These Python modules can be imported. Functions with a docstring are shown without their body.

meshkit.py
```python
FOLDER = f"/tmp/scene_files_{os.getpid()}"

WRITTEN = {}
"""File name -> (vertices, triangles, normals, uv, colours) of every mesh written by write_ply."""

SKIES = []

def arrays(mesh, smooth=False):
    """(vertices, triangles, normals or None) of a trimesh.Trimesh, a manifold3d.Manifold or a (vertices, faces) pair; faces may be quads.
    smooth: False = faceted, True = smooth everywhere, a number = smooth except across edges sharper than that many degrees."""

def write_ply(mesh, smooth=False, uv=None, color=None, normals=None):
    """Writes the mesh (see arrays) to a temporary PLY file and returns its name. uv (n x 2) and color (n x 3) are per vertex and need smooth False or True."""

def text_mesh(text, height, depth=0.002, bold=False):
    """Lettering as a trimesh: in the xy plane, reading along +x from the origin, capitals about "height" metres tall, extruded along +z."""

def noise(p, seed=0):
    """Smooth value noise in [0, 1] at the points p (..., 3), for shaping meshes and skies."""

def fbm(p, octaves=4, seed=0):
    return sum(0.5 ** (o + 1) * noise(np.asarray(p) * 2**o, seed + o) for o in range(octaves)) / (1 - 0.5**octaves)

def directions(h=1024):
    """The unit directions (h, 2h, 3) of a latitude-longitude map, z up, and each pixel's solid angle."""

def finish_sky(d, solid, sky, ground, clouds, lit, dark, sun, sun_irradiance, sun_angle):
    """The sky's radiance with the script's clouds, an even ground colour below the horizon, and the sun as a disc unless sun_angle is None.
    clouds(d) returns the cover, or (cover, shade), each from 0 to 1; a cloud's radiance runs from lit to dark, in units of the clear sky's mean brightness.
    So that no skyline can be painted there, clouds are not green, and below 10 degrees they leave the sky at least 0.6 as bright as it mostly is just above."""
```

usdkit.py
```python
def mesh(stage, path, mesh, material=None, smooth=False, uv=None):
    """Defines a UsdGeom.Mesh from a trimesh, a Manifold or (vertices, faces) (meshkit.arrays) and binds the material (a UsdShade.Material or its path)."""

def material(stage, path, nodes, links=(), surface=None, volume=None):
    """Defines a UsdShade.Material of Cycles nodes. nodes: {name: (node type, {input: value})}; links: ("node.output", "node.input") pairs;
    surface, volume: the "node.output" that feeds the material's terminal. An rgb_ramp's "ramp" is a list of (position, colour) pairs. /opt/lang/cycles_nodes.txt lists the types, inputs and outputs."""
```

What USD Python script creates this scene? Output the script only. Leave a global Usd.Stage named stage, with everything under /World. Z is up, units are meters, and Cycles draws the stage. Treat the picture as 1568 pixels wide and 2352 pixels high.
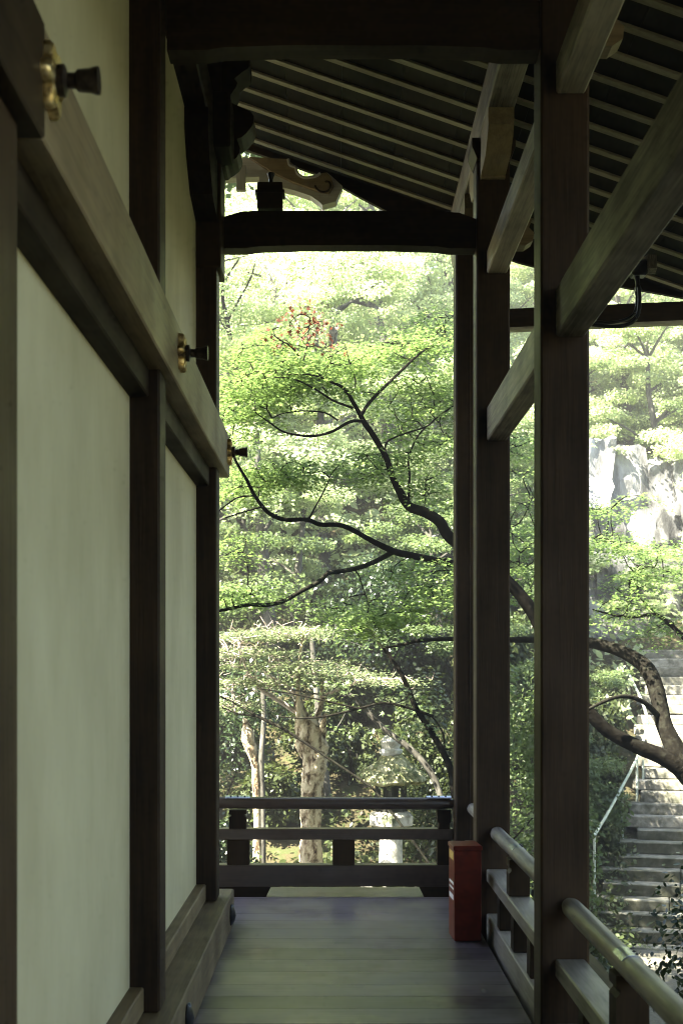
import math, random
import numpy as np
import trimesh, usdkit, meshkit
from shapely.geometry import Polygon
from pxr import Usd, UsdGeom, UsdLux, UsdShade, Gf, Sdf, Vt

stage = Usd.Stage.CreateInMemory()
UsdGeom.SetStageUpAxis(stage, UsdGeom.Tokens.z)
UsdGeom.SetStageMetersPerUnit(stage, 1.0)
world = UsdGeom.Xform.Define(stage, '/World')
stage.SetDefaultPrim(world.GetPrim())
UsdGeom.Scope.Define(stage, '/World/Looks')
random.seed(7)
rng = np.random.default_rng(7)
EYE = 1.6

# ------------------------------------------------------------------ camera
cam = UsdGeom.Camera.Define(stage, '/World/camera')
cam.AddTranslateOp().Set(Gf.Vec3d(0, 0, EYE))
cam.AddRotateXOp().Set(90)
cam.CreateHorizontalApertureAttr(24.0)
cam.CreateVerticalApertureAttr(36.0)
cam.CreateFocalLengthAttr(49.0)
cam.CreateHorizontalApertureOffsetAttr(0.245)
cam.CreateVerticalApertureOffsetAttr(5.571)
cam.CreateFStopAttr(5.0)
cam.CreateFocusDistanceAttr(9.5)
cam.CreateClippingRangeAttr(Gf.Vec2f(0.1, 1000))
cam.CreateExposureAttr(3.9)

# ------------------------------------------------------------------ sky and sun
SUN = np.array([-0.72, -0.42, 0.97]); SUN /= np.linalg.norm(SUN)
sky_mat = usdkit.material(stage, '/World/Looks/sky_light', {
    'sky': ('sky_texture', {'sky_type': 'single_scattering', 'sun_disc': False, 'sun_elevation': float(math.asin(SUN[2])),
                            'sun_rotation': float(math.atan2(SUN[0], SUN[1])), 'aerosol_density': 1.5}),
    'bg': ('background_shader', {'strength': 0.07})}, [('sky.color', 'bg.color')], surface='bg.background')
dome = UsdLux.DomeLight.Define(stage, '/World/sky')
UsdShade.MaterialBindingAPI.Apply(dome.GetPrim()).Bind(sky_mat)
dome.GetPrim().SetCustomDataByKey('kind', 'structure')
sun = UsdLux.DistantLight.Define(stage, '/World/sun')
sun.CreateNormalizeAttr(True); sun.CreateIntensityAttr(1.25); sun.CreateAngleAttr(0.5)
sun.CreateColorAttr(Gf.Vec3f(1.0, 0.94, 0.80))
sun.AddTransformOp().Set(Gf.Matrix4d(Gf.Rotation(Gf.Vec3d(0, 0, 1), Gf.Vec3d(*map(float, SUN))), Gf.Vec3d(0, 0, 0)))

# ------------------------------------------------------------------ helpers
used = {}
def numbered(parent, name):
    k = (str(parent), name); n = used.get(k, 0); used[k] = n + 1
    return f'{parent}/{name}' if n == 0 else f'{parent}/{name}_{n:03d}'

class Thing:
    def __init__(self, prim, base): self.prim, self.base, self.path = prim, np.array(base, float), prim.GetPath()

def props(prim, label=None, cat=None, group=None, kind=None):
    for k, v in (('label', label), ('category', cat), ('group', group), ('kind', kind)):
        if v: prim.SetCustomDataByKey(k, v)

def thing(name, label, cat, base=(0, 0, 0), group=None, kind=None):
    x = UsdGeom.Xform.Define(stage, numbered('/World', name))
    x.AddTranslateOp().Set(Gf.Vec3d(*map(float, base)))
    props(x.GetPrim(), label, cat, group, kind)
    return Thing(x.GetPrim(), base)

def arr(m):
    if isinstance(m, tuple): return m
    v, f, _ = meshkit.arrays(m); return v, f

def join(ms):
    V, F, n = [], [], 0
    for m in ms:
        v, f = arr(m); f = np.asarray(f)
        if f.shape[1] == 4: f = np.vstack([f[:, [0, 1, 2]], f[:, [0, 2, 3]]])
        V.append(v); F.append(f + n); n += len(v)
    return np.vstack(V), np.vstack(F)

def part(parent, name, m, mat, smooth=False, label=None, kind=None):
    """a mesh given in world coordinates, as a child of a Thing"""
    v, f = arr(m)
    pr = usdkit.mesh(stage, numbered(parent.path, name), (v - parent.base, f), mat, smooth=smooth).GetPrim()
    props(pr, label, kind=kind)
    return Thing(pr, parent.base)

def solo(name, m, mat, label=None, cat=None, group=None, kind=None, smooth=False):
    pr = usdkit.mesh(stage, numbered('/World', name), arr(m), mat, smooth=smooth).GetPrim()
    props(pr, label, cat, group, kind)
    return Thing(pr, (0, 0, 0))

def copy_of(src, pos, rotz=0.0, scale=1.0, label=None, group=None, tilt=(0, 0)):
    name = src.prim.GetName()
    x = UsdGeom.Xform.Define(stage, numbered('/World', name))
    was = src.prim.GetCustomData()
    x.AddTranslateOp().Set(Gf.Vec3d(*map(float, pos)))
    x.AddRotateXYZOp().Set(Gf.Vec3f(tilt[0], tilt[1], math.degrees(rotz)))
    s = scale if np.ndim(scale) else (scale,) * 3
    x.AddScaleOp().Set(Gf.Vec3f(*map(float, s)))
    x.GetPrim().GetReferences().AddInternalReference(src.path)
    x.GetPrim().SetInstanceable(True)
    props(x.GetPrim(), label or was.get('label'), was.get('category'), group or was.get('group'))
    return x.GetPrim()

def hull(p):
    h = trimesh.convex.convex_hull(np.asarray(p, float)); return np.array(h.vertices), np.array(h.faces)

def box(x0, x1, y0, y1, z0, z1, c=0.006):
    c = min(c, (x1 - x0) * .3, (y1 - y0) * .3, (z1 - z0) * .3)
    p = []
    for x, sx in ((x0, 1), (x1, -1)):
        for y, sy in ((y0, 1), (y1, -1)):
            for z, sz in ((z0, 1), (z1, -1)):
                p += [(x + sx * c, y + sy * c, z), (x + sx * c, y, z + sz * c), (x, y + sy * c, z + sz * c)]
    return hull(p)

def extr(poly, a, b, axis='y'):
    """polygon of (u, z) or (u, v) extruded from a to b along the axis"""
    m = trimesh.creation.extrude_polygon(Polygon(poly).buffer(0), b - a, engine='earcut')
    v, f = np.array(m.vertices), np.array(m.faces)
    if axis == 'y': v = np.stack([v[:, 0], a + v[:, 2], v[:, 1]], 1); f = f[:, ::-1]
    elif axis == 'x': v = np.stack([a + v[:, 2], v[:, 0], v[:, 1]], 1)
    else: v = v + [0, 0, a]
    return v, f

def tube(pts, rad, sides=8, caps=True, rough=0.0, seed=0):
    p = np.asarray(pts, float); n = len(p)
    r = np.broadcast_to(np.asarray(rad, float), (n,))
    t = np.gradient(p, axis=0); t /= np.linalg.norm(t, axis=1, keepdims=True) + 1e-12
    a = np.cross(t, np.where(np.abs(t[:, 2:]) < 0.85, [0, 0, 1.0], [1.0, 0, 0])); a /= np.linalg.norm(a, axis=1, keepdims=True) + 1e-12
    b = np.cross(t, a); ang = np.arange(sides) * 2 * np.pi / sides
    dirs = np.cos(ang)[None, :, None] * a[:, None] + np.sin(ang)[None, :, None] * b[:, None]
    rr = r[:, None].repeat(sides, 1)
    if rough:
        q = p[:, None] + dirs * r.max()
        rr = rr * (1 + rough * (meshkit.fbm(q / max(r.max(), 1e-3) * .9, 3, seed) - .5) * 2)
    v = (p[:, None] + rr[..., None] * dirs).reshape(-1, 3)
    i, j = np.meshgrid(np.arange(n - 1), np.arange(sides), indexing='ij'); k = (j + 1) % sides
    f = np.concatenate([np.stack([i * sides + j, (i + 1) * sides + k, i * sides + k], -1).reshape(-1, 3),
                        np.stack([i * sides + j, (i + 1) * sides + j, (i + 1) * sides + k], -1).reshape(-1, 3)])
    if caps:
        v = np.vstack([v, p[0], p[-1]]); m = n * sides; jj = np.arange(sides); kk = (jj + 1) % sides
        f = np.vstack([f, np.stack([np.full(sides, m), jj, kk], 1), np.stack([np.full(sides, m + 1), (n - 1) * sides + kk, (n - 1) * sides + jj], 1)])
    return v, f

def smoothline(pts, n=4):
    """Catmull-Rom through points of any dimension"""
    p = np.asarray(pts, float); q = np.vstack([2 * p[0] - p[1], p, 2 * p[-1] - p[-2]]); out = []
    for i in range(1, len(q) - 2):
        for s in np.arange(n) / n:
            a, b, c, d = q[i - 1:i + 3]
            out.append(.5 * (2 * b + (c - a) * s + (2 * a - 5 * b + 4 * c - d) * s * s + (3 * b - a - 3 * c + d) * s ** 3))
    return np.array(out + [p[-1]])

def lathe(prof, center, sides=16, jitter=0.0):
    ang = np.arange(sides) * 2 * np.pi / sides + np.pi / sides
    pr = np.asarray(prof, float); n = len(pr)
    v = np.stack([pr[:, None, 0] * np.cos(ang), pr[:, None, 0] * np.sin(ang), np.repeat(pr[:, 1:2], sides, 1)], -1).reshape(-1, 3) + center
    i, j = np.meshgrid(np.arange(n - 1), np.arange(sides), indexing='ij'); k = (j + 1) % sides
    f = np.concatenate([np.stack([i * sides + j, i * sides + k, (i + 1) * sides + k], -1).reshape(-1, 3),
                        np.stack([i * sides + j, (i + 1) * sides + k, (i + 1) * sides + j], -1).reshape(-1, 3)])
    if jitter: v = v + (meshkit.fbm(v * 9, 3, 5)[:, None] - .5) * 2 * jitter * (v - center) / (np.linalg.norm(v - center, axis=1, keepdims=True) + 1e-6)
    return v, f

def at(x, y, d):
    """a sight line of the survey: column x and row y on a 1568 x 2352 grid, at depth d"""
    return np.array([(x - 768) * d / 3200.0, d, EYE - (y - 1540) * d / 3200.0])

# leaves: template outlines (u across, v along) fanned from the base point
def star(lobes, notch):
    pts = [(0, -.02)]
    for k, (a, l) in enumerate(lobes):
        pts.append((l * math.cos(math.radians(a)), .28 + l * math.sin(math.radians(a))))
        if k < len(lobes) - 1:
            b = (a + lobes[k + 1][0]) / 2; pts.append((notch * math.cos(math.radians(b)), .28 + notch * math.sin(math.radians(b))))
    return np.array(pts)
MAPLE = star([(-25, .5), (28, .68), (90, .78), (152, .68), (205, .5)], .2)
KITE = np.array([(0, 0), (.36, .45), (0, 1.0), (-.36, .45)])
OVAL = np.array([(0, 0), (.22, .25), (.26, .55), (0, 1.0), (-.26, .55), (-.22, .25)])

def leaves(pos, nrm, size, outline, cup=0.12, seed=0, heading=None):
    """one flat leaf per position; nrm: leaf normals; heading: the way the tip points, else any"""
    g = np.random.default_rng(seed); n = len(pos)
    nrm = nrm / (np.linalg.norm(nrm, axis=1, keepdims=True) + 1e-9)
    h = g.normal(size=(n, 3)) if heading is None else np.broadcast_to(heading, (n, 3)) + g.normal(size=(n, 3)) * .45
    v = h - (h * nrm).sum(1, keepdims=True) * nrm; v /= np.linalg.norm(v, axis=1, keepdims=True) + 1e-9
    u = np.cross(v, nrm)
    k = len(outline); o = outline
    bend = -cup * (o[:, 0] ** 2 + .6 * o[:, 1] ** 2)
    s = np.broadcast_to(size, (n,))[:, None, None]
    V = pos[:, None] + s * (o[None, :, :1] * u[:, None] + o[None, :, 1:] * v[:, None] + bend[None, :, None] * nrm[:, None])
    tri = np.array([(0, i, i + 1) for i in range(1, k - 1)])
    F = (np.arange(n)[:, None, None] * k + tri[None]).reshape(-1, 3)
    return V.reshape(-1, 3), F

def clump_points(n, centers, radii, g, shell=.55):
    """n points spread through ellipsoids (centre, radii), more at their skins"""
    c = np.asarray(centers, float); r = np.asarray(radii, float)
    w = (r[:, 0] * r[:, 1] * r[:, 2]) ** (2 / 3); k = g.choice(len(c), n, p=w / w.sum())
    d = g.normal(size=(n, 3)); d /= np.linalg.norm(d, axis=1, keepdims=True)
    q = g.uniform(shell ** 3, 1, n) ** (1 / 3) * g.uniform(.85, 1.15, n)
    return c[k] + d * q[:, None] * r[k], d

# ------------------------------------------------------------------ materials
def M(name, nodes, links, surface): return usdkit.material(stage, '/World/Looks/' + name, nodes, links, surface=surface)

def wood(name, dark, light, axis, rough=.6, grain=1.0, bump=.25, spec=.35):
    sc = {'x': (1.2, 26, 26), 'y': (26, 1.2, 26), 'z': (26, 26, 1.2)}[axis]
    fine = tuple(4.2 * s for s in sc)
    return M(name, {
        'g': ('geometry', {}), 'oi': ('object_info', {}),
        'ma': ('mapping', {'scale': sc}), 'mb': ('mapping', {'scale': fine}),
        'na': ('noise_texture', {'scale': 1.0, 'detail': 5.0, 'roughness': .62, 'distortion': .6}),
        'nb': ('noise_texture', {'scale': 1.0, 'detail': 3.0}),
        'nc': ('noise_texture', {'scale': 1.7, 'detail': 3.0}),
        'mx': ('mix_float', {'fac': .4}), 'm2': ('mix_float', {'fac': .35 * grain}),
        'rnd': ('math', {'math_type': 'multiply_add', 'value2': .22, 'value3': -.11}),
        'sum': ('math', {'math_type': 'add', 'use_clamp': True}),
        'r': ('rgb_ramp', {'ramp': [(.36, dark), (.64, light)]}),
        'rr': ('map_range', {'from_min': .3, 'from_max': .7, 'to_min': rough + .1, 'to_max': rough - .12}),
        'b': ('bump', {'strength': bump, 'distance': .004}),
        'p': ('principled_bsdf', {'specular_ior_level': spec})},
        [('g.position', 'ma.vector'), ('g.position', 'mb.vector'), ('ma.vector', 'na.vector'), ('mb.vector', 'nb.vector'), ('g.position', 'nc.vector'),
         ('na.fac', 'mx.a'), ('nb.fac', 'mx.b'), ('mx.result', 'm2.a'), ('nc.fac', 'm2.b'), ('oi.random', 'rnd.value1'), ('m2.result', 'sum.value1'), ('rnd.value', 'sum.value2'),
         ('sum.value', 'r.fac'), ('r.color', 'p.base_color'), ('nc.fac', 'rr.value'), ('rr.result', 'p.roughness'),
         ('mx.result', 'b.height'), ('b.normal', 'p.normal')], 'p.BSDF')

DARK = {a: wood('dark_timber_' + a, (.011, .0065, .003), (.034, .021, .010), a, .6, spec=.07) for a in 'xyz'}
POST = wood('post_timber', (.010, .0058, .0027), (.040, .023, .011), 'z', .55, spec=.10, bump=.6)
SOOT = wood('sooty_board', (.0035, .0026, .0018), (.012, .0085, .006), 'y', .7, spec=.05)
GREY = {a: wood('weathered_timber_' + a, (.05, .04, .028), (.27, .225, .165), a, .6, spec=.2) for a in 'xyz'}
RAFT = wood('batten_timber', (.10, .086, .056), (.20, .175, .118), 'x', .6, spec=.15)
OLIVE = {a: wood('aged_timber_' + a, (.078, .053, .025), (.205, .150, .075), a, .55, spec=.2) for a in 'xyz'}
PALE = {a: wood('pale_timber_' + a, (.22, .20, .16), (.40, .37, .30), a, .65) for a in 'xyz'}
FLOOR = wood('floor_timber', (.050, .040, .048), (.138, .112, .130), 'x', .32, bump=.12, spec=.5)
RAIL = wood('railing_timber', (.045, .038, .031), (.235, .21, .18), 'y', .5, spec=.45)
RAILX = wood('railing_timber_brown', (.022, .014, .010), (.062, .042, .031), 'x', .33, spec=.6)

PLASTER = M('plaster', {
    'g': ('geometry', {}), 'ma': ('mapping', {'scale': (1.2, 1.2, .7)}),
    'n': ('noise_texture', {'scale': 1.6, 'detail': 5.0, 'roughness': .6}), 'f': ('noise_texture', {'scale': 90.0, 'detail': 3.0}),
    'r': ('rgb_ramp', {'ramp': [(.3, (.40, .348, .205)), (.5, (.46, .405, .242)), (.68, (.515, .460, .282))]}),
    'b': ('bump', {'strength': .12, 'distance': .002}), 'p': ('principled_bsdf', {'roughness': .85, 'specular_ior_level': .2})},
    [('g.position', 'ma.vector'), ('ma.vector', 'n.vector'), ('g.position', 'f.vector'), ('n.fac', 'r.fac'), ('r.color', 'p.base_color'), ('f.fac', 'b.height'), ('b.normal', 'p.normal')], 'p.BSDF')

def spotted(name, cols, scale, rough=.7, bump=.4, dist=.01, metallic=0.0, detail=6.0, stretch=(1, 1, 1), spec=.12):
    return M(name, {
        'g': ('geometry', {}), 'oi': ('object_info', {}), 'ma': ('mapping', {'scale': stretch}),
        'n': ('noise_texture', {'scale': scale, 'detail': detail, 'roughness': .65, 'distortion': .3}),
        'rnd': ('math', {'math_type': 'multiply_add', 'value2': .16, 'value3': -.08}), 'sum': ('math', {'math_type': 'add', 'use_clamp': True}),
        'r': ('rgb_ramp', {'ramp': cols}), 'b': ('bump', {'strength': bump, 'distance': dist}),
        'p': ('principled_bsdf', {'roughness': rough, 'metallic': metallic, 'specular_ior_level': spec})},
        [('g.position', 'ma.vector'), ('ma.vector', 'n.vector'), ('oi.random', 'rnd.value1'), ('n.fac', 'sum.value1'), ('rnd.value', 'sum.value2'), ('sum.value', 'r.fac'),
         ('r.color', 'p.base_color'), ('n.fac', 'b.height'), ('b.normal', 'p.normal')], 'p.BSDF')

BRASS = spotted('aged_brass', [(.35, (.06, .035, .015)), (.5, (.42, .27, .08)), (.65, (.75, .56, .24))], 38, .38, .3, .003, metallic=.9)
PIN = spotted('blackened_pin', [(.35, (.02, .014, .01)), (.65, (.07, .05, .03))], 40, .4, .2, .002, metallic=.6)
IRON = spotted('black_iron', [(.3, (.008, .008, .009)), (.7, (.03, .028, .028))], 30, .35, .3, .003, metallic=.5)
PLATE = spotted('zinc_plate', [(.3, (.28, .31, .37)), (.7, (.5, .53, .58))], 20, .25, .1, .002, metallic=.8)
RED = spotted('red_enamel', [(.3, (.075, .009, .004)), (.7, (.15, .021, .009))], 14, .42, .06, .002)
YELLOW = spotted('yellow_sticker', [(.3, (.5, .32, .06)), (.7, (.7, .5, .15))], 20, .5, .02, .001)
WHITE = spotted('white_print', [(.3, (.6, .6, .58)), (.7, (.75, .75, .73))], 20, .5, .02, .001)
STONE = spotted('granite', [(.3, (.05, .052, .034)), (.48, (.13, .125, .098)), (.7, (.28, .265, .22))], 7, .8, .5, .012)
SHADED_STONE = spotted('shaded_stone', [(.3, (.015, .016, .011)), (.7, (.06, .058, .045))], 9, .9, .6, .02)  # shadow under the lantern roof painted into the stone colour
SHADED_STEP = M('shaded_step', {  # shade painted in: dark risers, lighter treads for the lower steps
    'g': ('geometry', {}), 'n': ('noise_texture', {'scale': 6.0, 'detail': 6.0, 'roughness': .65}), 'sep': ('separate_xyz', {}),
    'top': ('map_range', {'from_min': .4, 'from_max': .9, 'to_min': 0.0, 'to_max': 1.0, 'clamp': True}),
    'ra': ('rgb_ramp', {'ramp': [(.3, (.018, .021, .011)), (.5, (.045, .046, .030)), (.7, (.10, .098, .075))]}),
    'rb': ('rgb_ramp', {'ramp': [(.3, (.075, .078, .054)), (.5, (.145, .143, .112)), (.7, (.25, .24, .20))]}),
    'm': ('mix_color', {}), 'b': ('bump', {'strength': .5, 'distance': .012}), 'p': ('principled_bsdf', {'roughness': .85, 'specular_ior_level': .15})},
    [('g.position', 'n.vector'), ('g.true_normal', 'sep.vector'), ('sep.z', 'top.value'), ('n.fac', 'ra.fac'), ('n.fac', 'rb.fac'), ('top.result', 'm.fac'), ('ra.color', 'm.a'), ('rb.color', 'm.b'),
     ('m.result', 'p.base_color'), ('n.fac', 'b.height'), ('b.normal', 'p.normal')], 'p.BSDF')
LANT = spotted('lichen_granite', [(.3, (.09, .10, .06)), (.46, (.30, .29, .24)), (.66, (.56, .54, .48))], 7, .85, .9, .03)
MOSS = spotted('mossy_stone', [(.32, (.05, .055, .022)), (.48, (.20, .20, .10)), (.64, (.44, .42, .28))], 11, .95, .9, .03)
ROCK = spotted('cliff_rock', [(.36, (.035, .035, .032)), (.48, (.115, .115, .108)), (.62, (.21, .21, .20))], 2.6, .85, .9, .08, stretch=(1, 1, .3))
STEEL = spotted('galvanised_pipe', [(.3, (.30, .34, .28)), (.7, (.50, .55, .46))], 12, .4, .1, .002, metallic=.3)
BARK = spotted('maple_bark', [(.3, (.004, .0034, .0024)), (.5, (.009, .008, .006)), (.7, (.020, .020, .014))], 16, .95, .9, .015, spec=.03)
BARKG = spotted('grey_bark', [(.3, (.022, .020, .016)), (.5, (.055, .052, .042)), (.7, (.12, .115, .095))], 12, .9, .8, .015, stretch=(1, 1, .4))
BARKL = spotted('pale_flaky_bark', [(.40, (.035, .022, .012)), (.48, (.20, .15, .09)), (.58, (.46, .39, .26))], 15, .9, 1.0, .04, stretch=(1, 1, .55))
TWIG = spotted('bleached_twig', [(.3, (.22, .17, .13)), (.7, (.48, .42, .35))], 20, .85, .3, .004)
SOIL = spotted('forest_floor', [(.3, (.012, .011, .006)), (.43, (.026, .026, .012)), (.55, (.048, .040, .020)), (.64, (.035, .044, .015)), (.75, (.075, .062, .035))], 2.3, .95, .8, .06, detail=9.0)
GRAVEL = spotted('pale_gravel', [(.3, (.07, .068, .048)), (.7, (.16, .15, .12))], 30, .9, .6, .01)
ROOFT = spotted('roof_tile', [(.3, (.05, .05, .05)), (.7, (.11, .11, .11))], 6, .7, .3, .01)

def leaf(name, cols, trans, rough=.45, tw=.45, spec=.3):
    """cols: ramp over a number that each leaf has of its own; light passes through the leaf"""
    return M(name, {
        'g': ('geometry', {}), 'n': ('noise_texture', {'scale': .9, 'detail': 2.0}), 'mx': ('mix_float', {'fac': .35}),
        'r': ('rgb_ramp', {'ramp': cols}), 't': ('mix_color', {'blend_type': 'multiply', 'fac': 1.0, 'b': trans, 'use_clamp': False}),
        'p': ('principled_bsdf', {'roughness': rough, 'specular_ior_level': spec}), 'tr': ('translucent_bsdf', {}), 'm': ('mix_closure', {'fac': tw})},
        [('g.random_per_island', 'mx.a'), ('g.position', 'n.vector'), ('n.fac', 'mx.b'), ('mx.result', 'r.fac'), ('r.color', 'p.base_color'), ('r.color', 't.a'),
         ('t.result', 'tr.color'), ('p.BSDF', 'm.closure1'), ('tr.BSDF', 'm.closure2')], 'm.closure')

L_MAPLE = leaf('maple_leaf', [(.1, (.090, .138, .038)), (.5, (.136, .192, .064)), (.9, (.195, .255, .11))], (2.2, 2.15, 2.0), tw=.55)
L_SPRING = leaf('spring_leaf', [(.1, (.225, .27, .145)), (.5, (.315, .36, .215)), (.9, (.40, .435, .305))], (2.15, 2.1, 1.9), tw=.52)
L_GREEN = leaf('green_leaf', [(.1, (.065, .095, .035)), (.5, (.12, .165, .065)), (.9, (.20, .24, .12))], (2.0, 1.9, 1.6), tw=.4)
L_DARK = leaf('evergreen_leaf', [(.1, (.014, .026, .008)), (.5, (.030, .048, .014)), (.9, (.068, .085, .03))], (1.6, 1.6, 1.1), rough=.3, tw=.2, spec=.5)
L_SHADE = leaf('shaded_leaf', [(.1, (.030, .042, .012)), (.5, (.064, .080, .026)), (.9, (.14, .155, .065))], (1.7, 1.6, 1.1), tw=.3)  # darker leaf copy; the shade of the low bank is in its colour
L_SILVER = leaf('pale_layered_leaf', [(.1, (.09, .115, .05)), (.5, (.17, .20, .10)), (.9, (.29, .31, .18))], (1.3, 1.3, 1.1), tw=.35)
L_RED = leaf('russet_leaf', [(.1, (.10, .032, .015)), (.5, (.17, .055, .025)), (.9, (.22, .09, .045))], (1.3, 1.1, 1.0), tw=.4)
L_LITTER = leaf('fallen_leaf', [(.1, (.025, .016, .008)), (.5, (.065, .042, .022)), (.9, (.13, .095, .06))], (1, 1, 1), tw=.1)

# ================================================================== the veranda
LX, LW = -.702, -.823        # faces of the wall posts, face of the plaster
RX = .865                   # inner faces of the outer posts
LPOST = [.20, 2.89, 5.60, 8.30]
RPOST = [3.15, 5.85, 8.50]
END = 9.83                  # the floor's far edge
def hr(x): return EYE + 3.485 - .345 * (x - .88)     # underside of the rafters

# floor of boards laid across
floor = thing('floor', None, None, (0, 0, 0), kind='structure')
y = -1.0
while y < END - .01:
    w = min(random.uniform(.24, .33), END - y)
    if END - y - w < .05: w = END - y
    dz = random.uniform(-.0005, .0005)
    left = -.60 if y < 8.6 else -3.2
    part(floor, 'plank', box(-.642 if y + w < 8.76 else -3.2, .893, y + .0006, y + w - .0006, -.045 + dz, dz, .002), FLOOR)
    y += w
part(floor, 'joist', box(-3.2, .88, END - .22, END - .1, -.30, -.047), DARK['x'])
part(floor, 'joist', box(.74, .88, -1, END - .23, -.30, -.047), DARK['y'])
ledge = part(floor, 'ledge', box(-3.2, 1.08, END + .004, 10.62, -.11, -.052), RAILX)

# the plaster wall on the left
wall = thing('plaster_wall', 'long pale plaster wall in dark timber framing on the left of the corridor', 'wall', (LW, 0, 0))
for k, y0 in enumerate(LPOST):
    part(wall, 'post', box(-.895, LX, y0, y0 + .205, .222, 4.72, .009), POST)
spans = [(-1.0, .20)] + [(LPOST[k] + .205, LPOST[k + 1]) for k in range(3)]
for a, b in spans:
    part(wall, 'plaster_panel', box(-.90, LW, a - .02, b + .02, .30, 2.74, .001), PLASTER)
    part(wall, 'plaster_panel', box(-.90, LW - .002, a - .02, b + .02, 2.98, 4.76, .001), PLASTER, label='upper panel of pale plaster above the rail')
    part(wall, 'lintel', box(-.88, -.745, a - .015, b + .015, 2.70, 2.83, .006), DARK['y'])
    part(wall, 'plinth', box(-.88, -.766, a - .015, b + .015, .222, .325, .006), OLIVE['y'])
part(wall, 'sill', box(-.88, -.634, -1.0, 8.80, 0.003, .22, .007), OLIVE['y'])
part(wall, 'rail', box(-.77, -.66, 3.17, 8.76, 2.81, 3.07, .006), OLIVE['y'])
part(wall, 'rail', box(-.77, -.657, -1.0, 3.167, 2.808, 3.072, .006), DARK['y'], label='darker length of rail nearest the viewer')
part(wall, 'wall_plate', box(-.90, LX + .002, -1.0, 8.72, 4.705, 4.95, .008), DARK['y'])
part(wall, 'frieze_board', box(-.885, -.80, -1.0, 8.70, 4.952, 5.50, .004), DARK['y'])
# end wall round the corner
part(wall, 'end_panel', box(-3.4, -.90, 8.56, 8.62, -.2, 5.2, .002), PLASTER)
part(wall, 'end_sill', box(-3.4, -.897, 8.50, 8.80, 0.003, .207, .007), OLIVE['x'])
# brass nail covers on the rail, iron ones on the sill
def rosette(y, z, x=-.66):
    ang = np.linspace(0, 2 * np.pi, 48, endpoint=False)
    rad = .076 + .011 * np.cos(6 * ang)
    ring = lambda s, dx: np.stack([np.full(48, x + dx), y + s * rad * np.cos(ang), z + s * rad * np.sin(ang)], 1)
    rows = [ring(1, -.004), ring(1, .016), ring(.90, .024), ring(.62, .017), ring(.45, .024), ring(.28, .030)]
    v = np.vstack(rows + [np.array([[x + .030, y, z]])]); f = []
    for i in range(5):
        for j in range(48):
            k = (j + 1) % 48
            f += [(i * 48 + j, (i + 1) * 48 + k, (i + 1) * 48 + j), (i * 48 + j, i * 48 + k, (i + 1) * 48 + k)]
    for j in range(48): f.append((5 * 48 + j, 5 * 48 + (j + 1) % 48, 288))
    return v, np.array(f)[:, ::-1]
def xlathe(prof, y, z, sides=14):
    v, f = lathe([(r, h) for h, r in prof], (0, 0, 0), sides)
    return np.stack([v[:, 2], y + v[:, 0], z + v[:, 1]], 1), f
for yc in (3.20, 5.95, 8.65):
    zc = 2.955
    c = part(wall, 'nail_cover', rosette(yc, zc), BRASS, smooth=40)
    part(c, 'pin', xlathe([(-.632, .036), (-.618, .036), (-.612, .018), (-.595, .018), (-.588, .025), (-.56, .027), (-.548, .031), (-.540, .031), (-.540, .0)], yc, zc), PIN, smooth=35)
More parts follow.
